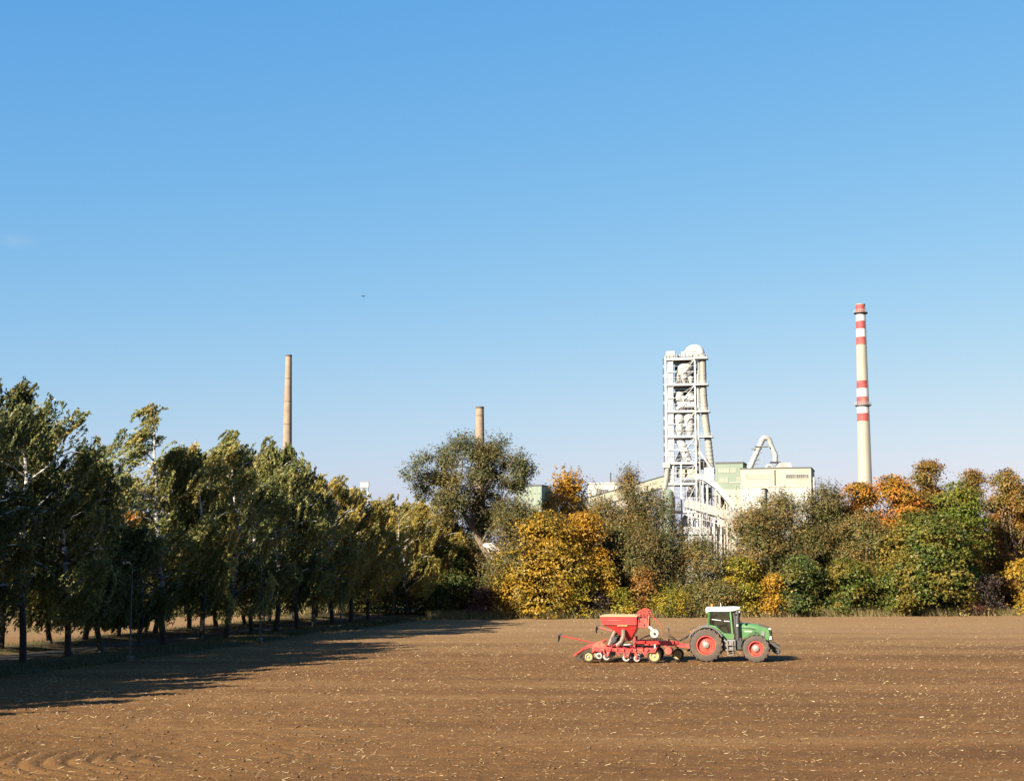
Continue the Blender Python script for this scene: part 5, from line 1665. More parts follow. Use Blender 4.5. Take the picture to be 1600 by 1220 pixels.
def wheel(parent, x, y, r, w, rim_r, side, lugs, deep, name='wheel', tyre=None, rim=None, hub_r=0.17):
    """side is -1 when its outer face looks to -Y"""
    wh = bpy.data.objects.new(name, None)
    COL.objects.link(wh)
    wh.parent = parent
    wh.location = (x, y, r - deep)
    h = w / 2
    MB().lathe([(rim_r, -h * 0.82), (rim_r + 0.04, -h * 0.95), (r * 0.86, -h), (r * 0.955, -h * 0.86), (r * 0.97, -h * 0.6), (r * 0.97, h * 0.6), (r * 0.955, h * 0.86), (r * 0.86, h), (rim_r + 0.04, h * 0.95), (rim_r, h * 0.82)],
               axis='Y', n=48).build('tyre', tyre or tyre_m, wh, smooth=True)
    if lugs:
        m = MB()
        for k in range(lugs):
            for sgn in (-1, 1):
                a = 2 * math.pi * (k + (0.5 if sgn > 0 else 0)) / lugs
                da = 0.62 * 2 * math.pi / lugs * 1.6
                p0 = Vector((math.cos(a) * r * 0.985, sgn * h * 0.98, math.sin(a) * r * 0.985))
                p1 = Vector((math.cos(a + da) * r * 0.985, 0.0, math.sin(a + da) * r * 0.985))
                pm_ = (p0 + p1) / 2
                d = p1 - p0
                rad = Vector((pm_.x, 0, pm_.z)).normalized()
                ex = d.normalized()
                ey = rad.cross(ex).normalized()
                M = Matrix((ex, ey, ex.cross(ey))).transposed()
                m.box(pm_ + rad * (r * 0.0 - 0.0), (d.length, r * 0.055, r * 0.07), M)
        m.build('tread_lugs', tyre or tyre_m, wh)
    s = side
    f = h * 0.55 * s
    MB().lathe([(rim_r + 0.015, h * 0.86 * s), (rim_r - 0.05, h * 0.88 * s), (rim_r - 0.08, h * 0.6 * s), (rim_r * 0.80, h * 0.34 * s), (rim_r * 0.55, h * 0.30 * s), (rim_r * 0.42, h * 0.42 * s), (hub_r, h * 0.42 * s)], axis='Y', n=40).build('rim', rim or tr_red, wh, smooth=True)
    MB().lathe([(hub_r + 0.04, h * 0.36 * s), (hub_r + 0.03, h * 0.60 * s), (hub_r * 0.7, h * 0.72 * s), (0, h * 0.72 * s)], axis='Y', n=20).build('hub', hub_m, wh, smooth=True)
    for k in range(8 if r > 0.5 else 0):
        a = 2 * math.pi * (k + 0.5) / 8
        p = (math.cos(a) * rim_r * 0.70, h * 0.34 * s, math.sin(a) * rim_r * 0.70)
        MB().box(p, (rim_r * 0.13, 0.05, rim_r * 0.13), (0, -a, 0)).build('rim_lug', tr_red, wh)
    # inner disc
    MB().lathe([(0, -h * 0.2 * s), (rim_r, -h * 0.2 * s), (rim_r + 0.01, -h * 0.8 * s)], axis='Y', n=30).build('inner_rim', rim or tr_red, wh)
    return wh

def tractor():
    base = at(1105.5, 1029.5, 97.3)
    r = thing('tractor', 'green farm tractor with white cab roof and red wheel rims on the brown field', 'tractor', (base.x, 97.3, 0.0), R(-11))
    RR, FR_ = 1.04, 0.85
    for s in (-1, 1):
        wheel(r, 0, s * 0.98, RR, 0.70, 0.60, s, 20, 0.03)
        wheel(r, 3.12, s * 0.98, FR_, 0.58, 0.47, s, 18, 0.03)
    # fenders: curved shells over the wheels
    for s in (-1, 1):
        def arc(c, R0, a0, a1, y0, y1, th, n=14):
            m = MB()
            rings = []
            for k in range(n + 1):
                a = R(a0 + (a1 - a0) * k / n)
                ca, sa = math.cos(a), math.sin(a)
                rings.append([Vector((c[0] + ca * R0, y0, c[1] + sa * R0)), Vector((c[0] + ca * (R0 + th), y0, c[1] + sa * (R0 + th))),
                              Vector((c[0] + ca * (R0 + th), y1, c[1] + sa * (R0 + th))), Vector((c[0] + ca * R0, y1, c[1] + sa * R0))])
            return m.loft(rings)
        arc((0, 1.01), 1.13, 158, 28, s * 0.52, s * 1.36, 0.07).build('rear_fender', fender_m, r, smooth=True)
        arc((3.12, 0.82), 0.93, 172, 75, s * 0.74, s * 1.27, 0.045).build('front_fender', tr_dark, r, smooth=True)
    # chassis
    MB().box((0.0, 0, 1.0), (1.0, 1.0, 0.9)).build('rear_axle_housing', tr_dark, r, bevel=0.08)
    MB().box((1.7, 0, 0.98), (3.2, 0.62, 0.66)).build('chassis', tr_dark, r, bevel=0.05)
    MB().box((3.12, 0, 0.82), (0.42, 1.5, 0.34)).build('front_axle', tr_dark, r, bevel=0.05)
    for s in (-1, 1):
        MB().box((1.47, s * 0.72, 0.98), (0.78, 0.44, 0.78)).build('fuel_tank', tr_grey, r, bevel=0.07)
        st = MB()
        for (z, xx) in ((0.40, 0.3), (0.72, 0.34), (1.02, 0.38)):
            st.box((1.5, s * 1.0, z), (xx + 0.05, 0.2, 0.04))
        st.bar((1.34, s * 1.05, 0.38), (1.34, s * 1.0, 1.3), 0.04)
        st.bar((1.68, s * 1.05, 0.38), (1.68, s * 1.0, 1.3), 0.04)
        st.build('steps', tr_grey, r)
    MB().box((2.05, -0.62, 1.10), (0.36, 0.30, 0.75)).build('battery_box', tr_dark, r, bevel=0.04)
    # bonnet: lofted sections from cab to nose
    def sec(x, w, z0, z1, rd=0.16):
        h = w / 2
        pts = [(-h, z0), (-h * 1.02, z0 + (z1 - z0) * 0.45), (-h, z1 - rd), (-h + rd * 0.35, z1 - rd * 0.35), (-h + rd, z1), (0, z1 + 0.03), (h - rd, z1), (h - rd * 0.35, z1 - rd * 0.35), (h, z1 - rd), (h * 1.02, z0 + (z1 - z0) * 0.45), (h, z0)]
        return [Vector((x, y, z)) for y, z in pts]
    MB().loft([sec(1.92, 1.02, 1.42, 2.36), sec(2.5, 1.0, 1.44, 2.36), sec(3.1, 0.96, 1.55, 2.30), sec(3.6, 0.90, 1.52, 2.20), sec(3.92, 0.86, 1.30, 2.08)]).build('bonnet', tr_green, r, smooth=True)
    MB().loft([sec(3.30, 0.80, 2.20, 2.292, 0.04), sec(3.6, 0.78, 2.12, 2.226, 0.04), sec(3.94, 0.74, 2.0, 2.108, 0.04)]).build('top_grille', pm('grille_brown', (0.10, 0.075, 0.06), 0.7, var=0.3, scale=8), r, smooth=True)
    MB().loft([sec(3.93, 0.84, 1.24, 2.06, 0.12), sec(4.06, 0.80, 1.26, 1.98, 0.12), sec(4.12, 0.70, 1.30, 1.86, 0.12)]).build('nose_grille', tr_dark, r, smooth=True)
    for s in (-1, 1):
        MB().prism([(3.62, 1.30), (3.86, 1.28), (3.98, 1.62), (3.92, 2.02), (3.82, 2.08), (3.74, 1.70)], s * 0.445, s * 0.475).build('nose_stripe', tr_green, r)
        MB().prism([(3.42, 1.56), (3.62, 1.50), (3.68, 1.86), (3.50, 1.92)], s * 0.462, s * 0.485).build('side_grille', tr_grey, r)
        MB().prism([(2.20, 2.10), (2.75, 2.09), (3.05, 2.02), (3.10, 1.93), (2.78, 2.03), (2.2, 2.06)], s * 0.487, s * 0.512).build('bonnet_crease', black_m, r)
        for k in range(3):
            MB().prism([(2.98 + k * 0.10, 1.88 - k * 0.05), (3.07 + k * 0.10, 1.86 - k * 0.05), (3.13 + k * 0.10, 1.78 - k * 0.05), (3.04 + k * 0.10, 1.80 - k * 0.05)], s * 0.482, s * 0.502).build('vent_slot', black_m, r)
        MB().box((3.99, s * 0.30, 2.02), (0.16, 0.22, 0.10), (0, 0.5, 0)).build('headlight', lamp_m, r, bevel=0.02)
        MB().box((4.02, s * 0.36, 1.46), (0.14, 0.16, 0.24)).build('headlight', lamp_m, r, bevel=0.02)
        MB().box((2.62, s * 0.512, 1.86), (0.5, 0.008, 0.07)).build('badge', pm('badge_silver', (0.45, 0.5, 0.42), 0.4, var=0.1) if s < 0 else tr_white, r)
    # front linkage and weight
    MB().box((4.18, 0, 0.95), (0.34, 0.62, 0.42)).build('front_linkage', tr_dark, r, bevel=0.04)
    for s in (-1, 1):
        MB().bar((4.1, s * 0.36, 1.12), (4.62, s * 0.40, 0.82), 0.10, 0.16).build('linkage_arm', tr_dark, r)
        MB().bar((4.1, s * 0.36, 0.70), (4.58, s * 0.40, 0.42), 0.10, 0.14).build('linkage_arm', tr_dark, r)
    MB().box((4.42, 0, 0.62), (0.36, 0.95, 0.30)).build('front_weight', tr_dark, r, bevel=0.05)
    # cab
    MB().prism([(0.12, 1.66), (0.42, 2.05), (0.75, 1.95), (1.05, 1.5), (1.12, 1.38), (1.74, 1.38), (1.78, 1.72), (1.20, 1.74), (1.02, 1.82), (0.62, 2.20), (0.06, 2.30)], -0.80, 0.80).build('cab_body', tr_green, r, bevel=0.02)
    pil = [((0.14, 2.2), (0.20, 3.14)), ((1.66, 1.70), (1.54, 3.14))]
    for s in (-1, 1):
        for (a, b) in pil:
            MB().bar((a[0], s * 0.78, a[1]), (b[0], s * 0.74, b[1]), 0.085, 0.10).build('cab_pillar', tr_green, r)
        MB().prism([(0.20, 2.30), (0.62, 2.22), (1.02, 1.84), (1.20, 1.76), (1.60, 1.76), (1.50, 3.12), (0.24, 3.12)], s * 0.745, s * 0.757).build('side_window', cab_glass, r)
        MB().bar((0.36, s * 0.775, 2.62), (0.95, s * 0.775, 2.55), 0.03, 0.04).build('window_bar', tr_white, r)
        MB().bar((1.13, s * 0.775, 2.52), (1.48, s * 0.775, 2.50), 0.03, 0.05).build('door_handle', tr_white, r)
        MB().bar((1.86, s * 0.60, 1.75), (1.74, s * 0.58, 3.10), 0.08, 0.09).build('cab_pillar', tr_dark, r)
        MB().bar((1.75, s * 0.7, 2.95), (2.02, s * 1.12, 2.95), 0.04).build('mirror_arm', tr_dark, r)
        mi = MB().box((2.04, s * 1.15, 2.88), (0.07, 0.24, 0.36)).build('mirror', tr_dark, r, bevel=0.02)
        MB().box((2.10, s * 0.62, 3.10), (0.08, 0.20, 0.12)).build('work_light', lamp_m, r, bevel=0.02)
        MB().box((0.02, s * 0.62, 3.06), (0.08, 0.20, 0.12)).build('work_light', lamp_m, r, bevel=0.02)
        MB().box((-0.95, s * 1.2, 1.86), (0.06, 0.16, 0.10)).build('tail_light', orange_m, r)
        MB().tube([(-0.95, s * 1.2, 1.8), (-0.95, s * 1.2, 2.06)], 0.03, 6).build('marker_post', tr_dark, r)
    MB().prism([(1.70, 1.74), (1.78, 1.74), (1.68, 3.10), (1.60, 3.10)], -0.58, 0.58).build('windscreen', cab_glass, r)
    MB().prism([(0.10, 2.30), (0.13, 2.30), (0.18, 3.12), (0.15, 3.12)], -0.74, 0.74).build('rear_window', cab_glass, r)
    # roof with a raised visor at the front
    def rsec(x, w, z0, z1):
        h = w / 2
        return [Vector((x, y, z)) for y, z in ((-h, z0), (-h, z0 + (z1 - z0) * 0.7), (-h + 0.12, z1), (0, z1 + 0.03), (h - 0.12, z1), (h, z0 + (z1 - z0) * 0.7), (h, z0))]
    MB().loft([rsec(-0.02, 1.5, 3.14, 3.32), rsec(0.1, 1.66, 3.12, 3.36), rsec(1.2, 1.68, 3.12, 3.38), rsec(1.72, 1.64, 3.16, 3.40), rsec(2.12, 1.5, 3.28, 3.38)]).build('cab_roof', tr_white, r, smooth=True)
    MB().tube([(0.92, -0.3, 3.38), (0.90, -0.3, 3.66)], 0.018, 5).build('aerial', tr_white, r)
    MB().lathe([(0.07, 3.38), (0.07, 3.5), (0.04, 3.55), (0, 3.55)], (0.3, 0.5, 0), n=12).build('beacon', orange_m, r, smooth=True)
    # exhaust stack
    MB().tube([(1.98, -0.66, 1.35), (1.98, -0.66, 1.7), (1.95, -0.66, 3.05), (2.0, -0.66, 3.2)], [0.15, 0.15, 0.13, 0.085], 14).build('exhaust_stack', tr_dark, r, smooth=True)
    MB().tube([(1.98, 0.66, 1.5), (1.95, 0.66, 2.7)], [0.11, 0.11], 12).build('air_intake', tr_dark, r, smooth=True)
    MB().box((1.97, -0.82, 2.25), (0.1, 0.04, 0.12)).build('reflector', tr_white, r)
    MB().tube([(2.0, -0.55, 2.36), (2.1, -0.5, 2.48), (2.25, -0.5, 2.46)], 0.035, 6).build('filter_spout', tr_dark, r)
    # inside the cab
    seat = MB().box((0.62, 0, 2.0), (0.5, 0.5, 0.14)).build('seat', black_m, r, bevel=0.04)
    MB().box((0.36, 0, 2.42), (0.14, 0.48, 0.78), (0, -0.15, 0)).build('seat_back', black_m, seat, bevel=0.04)
    sw = MB()
    c = Vector((1.22, 0, 2.28))
    ring = []
    for k in range(16):
        a = 2 * math.pi * k / 16
        ring.append(c + Vector((0.11 * math.cos(a), 0.20 * math.sin(a), 0.15 * math.cos(a))))
    sw.tube(ring + [ring[0]], 0.02, 6, cap=False)
    sw.tube([c, Vector((1.42, 0, 1.75))], 0.035, 8)
    sw.build('steering_wheel', black_m, r)
    MB().box((1.05, -0.42, 2.2), (0.5, 0.2, 0.1)).build('armrest', tr_grey, r, bevel=0.02)
    # rear linkage
    for s in (-1, 1):
        MB().bar((-0.3, s * 0.4, 0.8), (-1.25, s * 0.45, 0.62), 0.08, 0.14).build('lower_link', tr_dark, r)
        MB().bar((-0.2, s * 0.42, 1.5), (-0.95, s * 0.45, 0.70), 0.06).build('lift_rod', tr_dark, r)
    r.scale = (0.975, 0.975, 0.975)
tractor()

# ------------------------------------------------------------------ seed drill
dr_red = pm('drill_red', (0.62, 0.045, 0.04), 0.42, var=0.12, scale=1.2, spec=0.5, stain=(0.55, 0.11, 0.07), coat=0.1)
dr_dusty = pm('drill_dusty_red', (0.55, 0.075, 0.05), 0.65, var=0.22, scale=2.0, stain=(0.42, 0.17, 0.09))
tan_m = pm('tan_tarpaulin', (0.56, 0.40, 0.20), 0.8, var=0.12, scale=2)
yellow_m = pm('yellow_rim', (0.68, 0.47, 0.17), 0.6, var=0.15, scale=3, stain=(0.50, 0.33, 0.13))
disc_m = pm('pale_disc', (0.50, 0.485, 0.44), 0.4, metal=0.1, var=0.15, scale=3, stain=(0.50, 0.42, 0.33))
hose_m = pm('grey_brown_chute', (0.26, 0.20, 0.155), 0.7, var=0.2, scale=3)

def drill():
    base = at(990, 1031.6, 97.2)
    r = thing('seed_drill', 'red trailed seed drill with tall hopper and tan cover behind the tractor', 'seed drill', (base.x, 97.2, 0.0), R(-9))
    C = lambda zx, zy, y=0.0: Vector(((zx - 800) / 216.0, y, (770 - zy) / 216.0))
    # hopper
    def ring(z, x0, x1, y):
        return [Vector((x0, -y, z)), Vector((x1, -y, z)), Vector((x1, y, z)), Vector((x0, y, z))]
    MB().loft([ring(1.22, -0.48, -0.12, 0.75), ring(1.55, -0.72, 0.05, 1.0), ring(1.98, -1.25, 0.28, 1.25), ring(2.24, -1.80, 0.34, 1.38), ring(2.28, -1.86, 0.34, 1.40), ring(2.74, -1.93, 0.34, 1.42)]).build('hopper', dr_red, r, bevel=0.025)
    MB().box((-0.79, 0, 2.255), (2.20, 2.88, 0.04)).build('hopper_rim', dr_dusty, r)
    tp = [ring(2.735, -1.96, 0.37, 1.44), ring(2.785, -1.96, 0.37, 1.44), ring(2.82, -1.6, 0.1, 1.1), ring(2.83, -1.2, -0.3, 0.7)]
    MB().loft(tp).build('hopper_cover', tan_m, r, smooth=False)
    MB().box((-0.57, -1.385, 2.21), (0.62, 0.03, 0.10)).build('yellow_decal', yellow_m, r)
    MB().box((-1.05, -1.425, 2.5), (0.9, 0.012, 0.05)).build('pale_line', dr_dusty, r)
    # walkway box, rails and ladder in front of the hopper
    MB().box((0.68, 0, 2.34), (0.60, 2.6, 0.58)).build('fan_cabinet', dr_dusty, r, bevel=0.03)
    for (x, z) in ((0.45, 2.62), (0.48, 2.46), (0.78, 2.22)):
        MB().box((x, -1.31, z), (0.08, 0.03, 0.13)).build('latch', black_m, r)
    for y in (-1.25, 1.25):
        g = MB()
        pts = []
        for k in range(15):
            a = math.pi * (1.12 - 1.24 * k / 14)
            pts.append((0.70 + 0.36 * math.cos(a), y, 2.76 + 0.40 * math.sin(a)))
        g.tube(pts, 0.03, 6)
        for zz in (2.78, 2.92, 3.05):
            g.tube([(0.38, y, zz), (1.02, y, zz)], 0.022, 5)
        for xx in (0.5, 0.7, 0.9):
            g.tube([(xx, y, 2.6), (xx, y, 3.12)], 0.02, 5)
        g.build('guard_rail', dr_dusty, r)
    for k in range(4):
        MB().tube([(0.36 + k * 0.22, -1.25, 2.95 + 0.1 * (k % 2)), (0.36 + k * 0.22, 1.25, 2.95 + 0.1 * (k % 2))], 0.02, 5).build('guard_bar', dr_dusty, r)
    MB().bar((1.06, -1.28, 2.78), (1.0, -1.28, 2.12), 0.07).build('rail_post', pm('faded_orange_post', (0.55, 0.16, 0.07), 0.6), r)
    MB().tube([C(1060, 150, -1.3), C(1200, 310, -1.3), C(1195, 420, -1.3)], 0.03, 6).build('hand_rail', dr_dusty, r)
    # fan and duct
    MB().lathe([(0.0, -0.16), (0.10, -0.16), (0.11, -0.13), (0.24, -0.15), (0.28, -0.11), (0.28, 0.11), (0.24, 0.15), (0, 0.15)], C(1105, 400, -1.25), axis='Y', n=26).build('fan_housing', disc_m, r, smooth=True)
    MB().lathe([(0.0, -0.185), (0.075, -0.18), (0.075, -0.15)], C(1105, 400, -1.25), axis='Y', n=14).build('fan_hub', tr_dark, r)
    MB().tube([C(1085, 365, -1.25), C(1050, 322, -1.25), C(1015, 308, -1.2)], [0.12, 0.09, 0.08], 12).build('fan_duct', disc_m, r, smooth=True)
    # grey seed chutes under the hopper
    for y in (-1.05, 0.0, 1.05):
        MB().tube([C(590, 350, y), C(560, 400, y), C(520, 490, y), C(490, 560, y)], 0.11, 8).build('seed_chute', hose_m, r, smooth=True)
        MB().tube([C(690, 350, y - 0.25), C(690, 440, y - 0.25), C(660, 510, y - 0.25), C(600, 565, y - 0.25)], 0.13, 8).build('seed_chute', hose_m, r, smooth=True)
    for k in range(7):
        y = -1.3 + k * 0.42
        MB().tube([C(620, 430, y), C(590, 480, y), C(560, 520, y), C(530, 560, y)], 0.03, 6).build('seed_hose', black_m, r)
        MB().tube([C(1050, 430, y * 0.5), C(960, 455, y * 0.7), C(880, 500, y), C(800, 560, y)], 0.03, 6).build('seed_hose', black_m, r)
    MB().box(C(560, 490) + Vector((0, 0, 0)), (0.35, 2.4, 0.35)).build('metering_unit', tr_dark, r, bevel=0.03)
    MB().tube([C(665, 555, -1.2), C(780, 548, -1.2)], 0.05, 8).build('ram', disc_m, r)
    MB().lathe([(0.11, 0), (0.08, 0.12), (0, 0.14)], C(725, 505, -0.9), n=12).build('outlet_cap', disc_m, r)
    # frame
    MB().bar(C(840, 535, 0), C(1330, 545, 0), 0.30, 0.26).build('drawbar', dr_red, r)
    MB().bar(C(1330, 545, 0), C(1640, 592, 0), 0.26, 0.24).build('drawbar', dr_red, r)
    for y in (-0.85, 0.85):
        MB().bar(C(850, 520, y), C(1400, 530, 0.12 * (1 if y > 0 else -1)), 0.14, 0.18).build('drawbar_brace', dr_red, r)
    MB().bar(C(830, 455, -0.8), C(820, 600, -0.8), 0.16, 0.14).build('upright', dr_red, r)
    MB().bar(C(830, 455, 0.8), C(820, 600, 0.8), 0.16, 0.14).build('upright', dr_red, r)
    for z, x0, x1, dpt in ((590, 320, 1120, 3.9),):
        for y in (-1.95, -0.65, 0.65, 1.95):
            MB().bar(C(x0, z + 15, y), C(x1, z + 30, y), 0.12, 0.22).build('frame_rail', dr_red, r)
    for zx, zy in ((330, 590), (520, 600), (700, 610), (900, 615), (1090, 620)):
        MB().bar(C(zx, zy, -2.0), C(zx, zy, 2.0), 0.16, 0.16).build('cross_beam', dr_red, r)
    MB().prism([(C(440, 0).x, C(0, 560).z), (C(660, 0).x, C(0, 612).z), (C(1060, 0).x, C(0, 618).z), (C(1150, 0).x, C(0, 565).z), (C(1120, 0).x, C(0, 642).z), (C(700, 0).x, C(0, 645).z), (C(420, 0).x, C(0, 608).z)], -2.06, -1.98).build('wing_plate', dr_red, r)
    MB().prism([(C(440, 0).x, C(0, 560).z), (C(660, 0).x, C(0, 612).z), (C(1060, 0).x, C(0, 618).z), (C(1150, 0).x, C(0, 565).z), (C(1120, 0).x, C(0, 660).z), (C(700, 0).x, C(0, 668).z), (C(420, 0).x, C(0, 625).z)], 1.98, 2.06).build('wing_plate', dr_red, r)
    MB().box(C(1110, 575, -1.6), (0.10, 0.1, 0.36)).build('wing_pin', disc_m, r)
    for zx, dx, zy in ((430, 35, 690), (520, -35, 698), (600, 50, 680), (690, 40, 705), (790, -40, 705), (850, 30, 712), (940, 60, 690), (1010, -30, 680)):
        MB().bar(C(zx, 612, -2.09), C(zx + dx, zy, -2.09), 0.07, 0.10).build('disc_carrier', dr_red if dx > 0 else dr_dusty, r)
        MB().box(C(zx, 607, -2.09), (0.2, 0.12, 0.15)).build('carrier_clamp', dr_dusty if dx > 0 else dr_red, r)
    # ground wheels
    dt = pm('drill_tyre', (0.05, 0.04, 0.032), 0.9, var=0.3, scale=4, stain=(0.13, 0.09, 0.055))
    for y in (-1.85, 1.85):
        wheel(r, C(1105, 0).x, y, 0.40, 0.24, 0.27, -1 if y < 0 else 1, 0, 0.03, tyre=dt, rim=yellow_m, hub_r=0.05)
        wheel(r, C(235, 0).x, y, 0.33, 0.26, 0.21, -1 if y < 0 else 1, 0, 0.03, tyre=dt, rim=yellow_m, hub_r=0.05)
        MB().bar((C(235, 0).x, y * 0.9, 0.33), C(340, 575, y * 0.9), 0.12).build('wheel_arm', dr_red, r)
        MB().bar((C(1105, 0).x, y * 0.9, 0.4), C(1090, 600, y * 0.9), 0.12).build('wheel_arm', dr_red, r)
    wheel(r, C(1385, 0).x, 1.5, 0.36, 0.22, 0.23, 1, 0, 0.03, tyre=dt, rim=yellow_m, hub_r=0.05)
    wheel(r, C(1385, 0).x, -0.75 + 1.6, 0.36, 0.22, 0.25, -1, 0, 0.03, tyre=dt, rim=yellow_m, hub_r=0.05)
    MB().bar(C(1385, 610, 1.2), C(1330, 550, 0.6), 0.1).build('wheel_arm', dr_red, r)
    MB().lathe([(0, -0.5), (0.19, -0.5), (0.25, -0.42), (0.25, 0.42), (0.19, 0.5), (0, 0.5)], C(1290, 630, -1.0), axis='Y', n=20).build('crosskill_roller', dr_dusty, r, smooth=True)
    MB().bar(C(1290, 630, -1.2), C(1240, 560, -1.0), 0.1).build('roller_arm', dr_red, r)
    # soil working discs, rank by rank
    proto = {}
    for (zx, zy, rad, mat) in ((375, 690, 0.20, disc_m), (475, 702, 0.21, disc_m), (735, 714, 0.22, disc_m), (875, 722, 0.19, disc_m)):
        for k in range(8):
            y = -1.95 + k * 0.557
            c = C(zx, zy, y)
            key = zx
            if key not in proto:
                o = MB().lathe([(0.0, -0.05), (0.055, -0.05), (0.06, -0.01), (rad * 0.52, -0.01), (rad * 0.55, -0.035), (rad * 0.93, -0.03), (rad, 0.0), (rad * 0.9, 0.025), (0.0, 0.02)], axis='Y', n=22).build('disc', mat, r, smooth=True)
                hb = MB().lathe([(0.0, -0.075), (rad * 0.34, -0.07), (rad * 0.44, -0.04), (rad * 0.46, 0.0)], axis='Y', n=14).build('disc_hub', tr_dark if zx != 875 else dr_red, o)
                am = MB().bar((0, 0.06, 0), (0.22 if zx in (375, 735) else -0.2, 0.06, 0.42), 0.06, 0.08).build('disc_arm', dr_dusty, o)
                proto[key] = o
            else:
                o = copy_tree(proto[key], r)
            o.location = c
    # following harrow and rear arms
    for k in range(7):
        y = -1.9 + k * 0.633
        MB().bar(C(400, 520, y), C(160, 600, y), 0.10, 0.12).build('rear_arm', dr_red if k % 2 == 0 else dr_dusty, r)
        MB().bar(C(160, 600, y), C(40, 690, y), 0.07, 0.08).build('harrow_arm', dr_red, r)
        t = MB()
        for j in range(3):
            t.tube([C(60 + j * 45, 680 - j * 30, y + 0.1), C(75 + j * 45, 720 - j * 10, y + 0.1), C(50 + j * 45, 762, y + 0.1)], 0.018, 5)
        t.build('harrow_tine', tr_dark, r)
    for zx, zy in ((160, 600), (70, 668), (380, 530)):
        MB().bar(C(zx, zy, -2.0), C(zx, zy, 2.0), 0.10).build('harrow_beam', dr_red, r)
    MB().prism([(C(290, 0).x, C(0, 545).z), (C(400, 0).x, C(0, 490).z), (C(470, 0).x, C(0, 560).z), (C(450, 0).x, C(0, 620).z), (C(280, 0).x, C(0, 630).z)], -1.98, -1.86).build('rear_plate', dr_dusty, r)
    # bout marker arms with dark discs
    q = lambda px, py, y: Vector(((px - 990) / 24.4, y, (1031.6 - py) / 24.4))
    for (a, b, y) in ((q(934, 1004, -1.9), q(886, 993, -2.3), -1), (q(953, 990, 2.0), q(931, 984.5, 2.4), 1)):
        ma = MB().tube([a, b], 0.035, 6).build('marker_arm', dr_red, r)
        n_ = b + Vector((-0.05, 0, 0.0))
        MB().lathe([(0, -0.04), (0.2, -0.02), (0.24, 0.0), (0.2, 0.03), (0, 0.03)], n_ + Vector((-0.10, 0, -0.15)), axis='X', n=16).build('marker_disc', tr_dark, ma, smooth=True)
        MB().bar(n_ + Vector((0.05, 0, 0.15)), n_ + Vector((-0.15, 0, -0.35)), 0.09).build('marker_bracket', tr_dark, ma)
    # post with hydraulic lines near the hitch
    MB().bar(C(1278, 330, -0.2), C(1282, 540, -0.2), 0.06).build('hose_post', pm('rusty_post', (0.12, 0.06, 0.045), 0.8, var=0.3), r)
    for k, (zx, zy) in enumerate(((1278, 345), (1278, 440), (1280, 490))):
        MB().box(C(zx, zy, -0.2), (0.10, 0.1, 0.12)).build('clamp', tr_dark, r)
    for k in range(3):
        MB().tube([C(1280, 420 + 30 * k, -0.2 + 0.1 * k), C(1340, 460 + 15 * k, 0.1 * k), C(1400, 510, 0.05 * k), C(1470, 470 + 14 * k, 0.0), C(1560, 420 + 10 * k, 0.1 * k), C(1640, 450, 0.1 * k)], 0.02, 5).build('hydraulic_hose', black_m, r, smooth=True)
    for k in range(5):
        MB().tube([C(960 + 45 * k, 520, -0.5 + 0.2 * k), C(1000 + 40 * k, 475, -0.5 + 0.2 * k), C(1080 + 25 * k, 480, -0.3 + 0.1 * k), C(1150 + 20 * k, 530, -0.2)], 0.022, 5).build('hydraulic_hose', black_m, r, smooth=True)
    MB().bar(C(1640, 592, 0), C(1760, 600, 0), 0.16, 0.14).build('hitch', tr_dark, r)
drill()

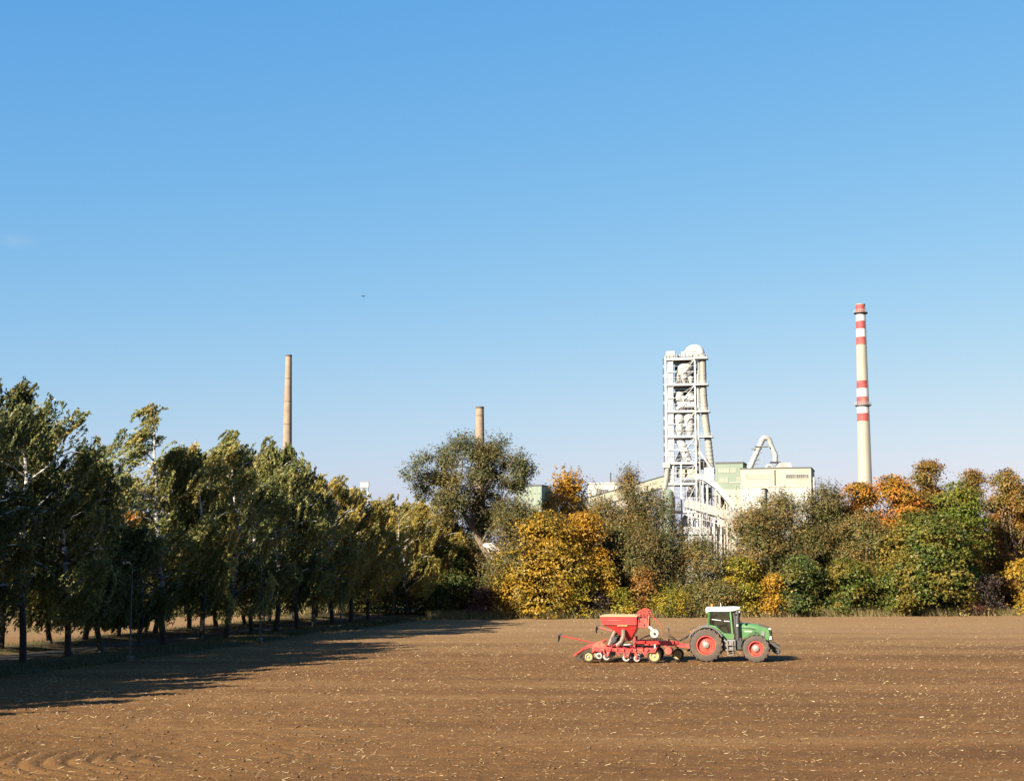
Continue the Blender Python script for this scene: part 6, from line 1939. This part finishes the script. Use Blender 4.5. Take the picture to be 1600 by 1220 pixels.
# ------------------------------------------------------------------ lamp posts along the verge
post_m = pm('galvanised_post', (0.075, 0.078, 0.08), 0.5, metal=0.4, var=0.15, scale=2)
lens_m = pm('lamp_glass', (0.35, 0.40, 0.40), 0.2, var=0.1)
foot_m = pm('concrete_foot', (0.15, 0.14, 0.125), 0.9, var=0.2, scale=4)
def lamp_post():
    r = thing('lamp_post', 'thin grey lamp post with a small bent head', 'lamp post', (0, 0, 0), 0, 'lamp posts beside the lane')
    MB().lathe([(0.0, 0.22), (0.22, 0.22), (0.24, 0.18), (0.24, -0.4)], n=16).build('foot', foot_m, r)
    MB().tube([(0, 0, 0.2), (0, 0, 1.3), (0, 0, 1.35), (0, 0, 5.6), (-0.04, 0, 5.85), (-0.16, 0, 5.98)], [0.075, 0.075, 0.05, 0.04, 0.035, 0.035], 12).build('pole', post_m, r, smooth=True)
    MB().box((0, -0.088, 0.9), (0.08, 0.02, 0.3)).build('service_door', post_m, r)
    hd = MB().loft([[Vector((-0.12, y, z)) for y, z in ((-0.05, 5.93), (0.05, 5.93), (0.05, 6.02), (-0.05, 6.02))],
                    [Vector((-0.28, y, z)) for y, z in ((-0.13, 5.94), (0.13, 5.94), (0.10, 6.08), (-0.10, 6.08))],
                    [Vector((-0.62, y, z)) for y, z in ((-0.11, 5.97), (0.11, 5.97), (0.07, 6.10), (-0.07, 6.10))],
                    [Vector((-0.70, y, z)) for y, z in ((-0.05, 5.99), (0.05, 5.99), (0.04, 6.06), (-0.04, 6.06))]]).build('head', post_m, r, bevel=0.012)
    MB().box((-0.44, 0, 5.945), (0.3, 0.18, 0.05)).build('lens', lens_m, hd, bevel=0.02)
    return r
lp = lamp_post()
for i, (px, D, lab) in enumerate(((210.5, 97, 'thin grey lamp post on a concrete foot in the dark verge, largest of the row'),
                                  (411, 121, 'pale lamp post catching the light between dark birch trunks'),
                                  (535, 146, 'slim lamp post standing in deep shade under the middle birches'),
                                  (617, 172, 'smallest lamp post at the far end of the shaded verge'))):
    o = lp if i == 0 else copy_tree(lp)
    o.location = ((px - 800) / F * D, D, 0.05)
    o['label'] = lab

# ------------------------------------------------------------------ a bird high up
bird_m = pm('dark_feathers', (0.06, 0.055, 0.055), 0.8, var=0.3, scale=6)
def bird():
    p = at(568, 463, 190)
    b = MB()
    b.tube([(-0.24, 0, 0.0), (-0.16, 0, 0.01), (0.0, 0, 0), (0.14, 0, 0.02), (0.20, 0, 0.03), (0.26, 0, 0.01)], [0.035, 0.04, 0.075, 0.055, 0.035, 0.005], 8)
    for s in (-1, 1):
        secs = []
        for (y, z, x, c, t) in ((0.03, 0.02, 0.04, 0.17, 0.02), (0.22, 0.07, 0.03, 0.16, 0.014), (0.42, 0.05, -0.03, 0.10, 0.008), (0.56, 0.0, -0.10, 0.03, 0.004)):
            secs.append([Vector((x + c / 2, s * y, z)), Vector((x, s * y, z + t)), Vector((x - c / 2, s * y, z)), Vector((x, s * y, z - t))])
        b.loft(secs)
    b.prism([(-0.2, -0.02), (-0.36, -0.06), (-0.36, 0.06), (-0.2, 0.02)], -0.008, 0.008, 'Z')
    o = b.build('bird', bird_m, None, smooth=True)
    o.location = p
    o.rotation_euler = (R(12), R(-6), R(20))
    tag(o, 'tiny dark bird gliding alone in the clear blue sky', 'bird')
bird()
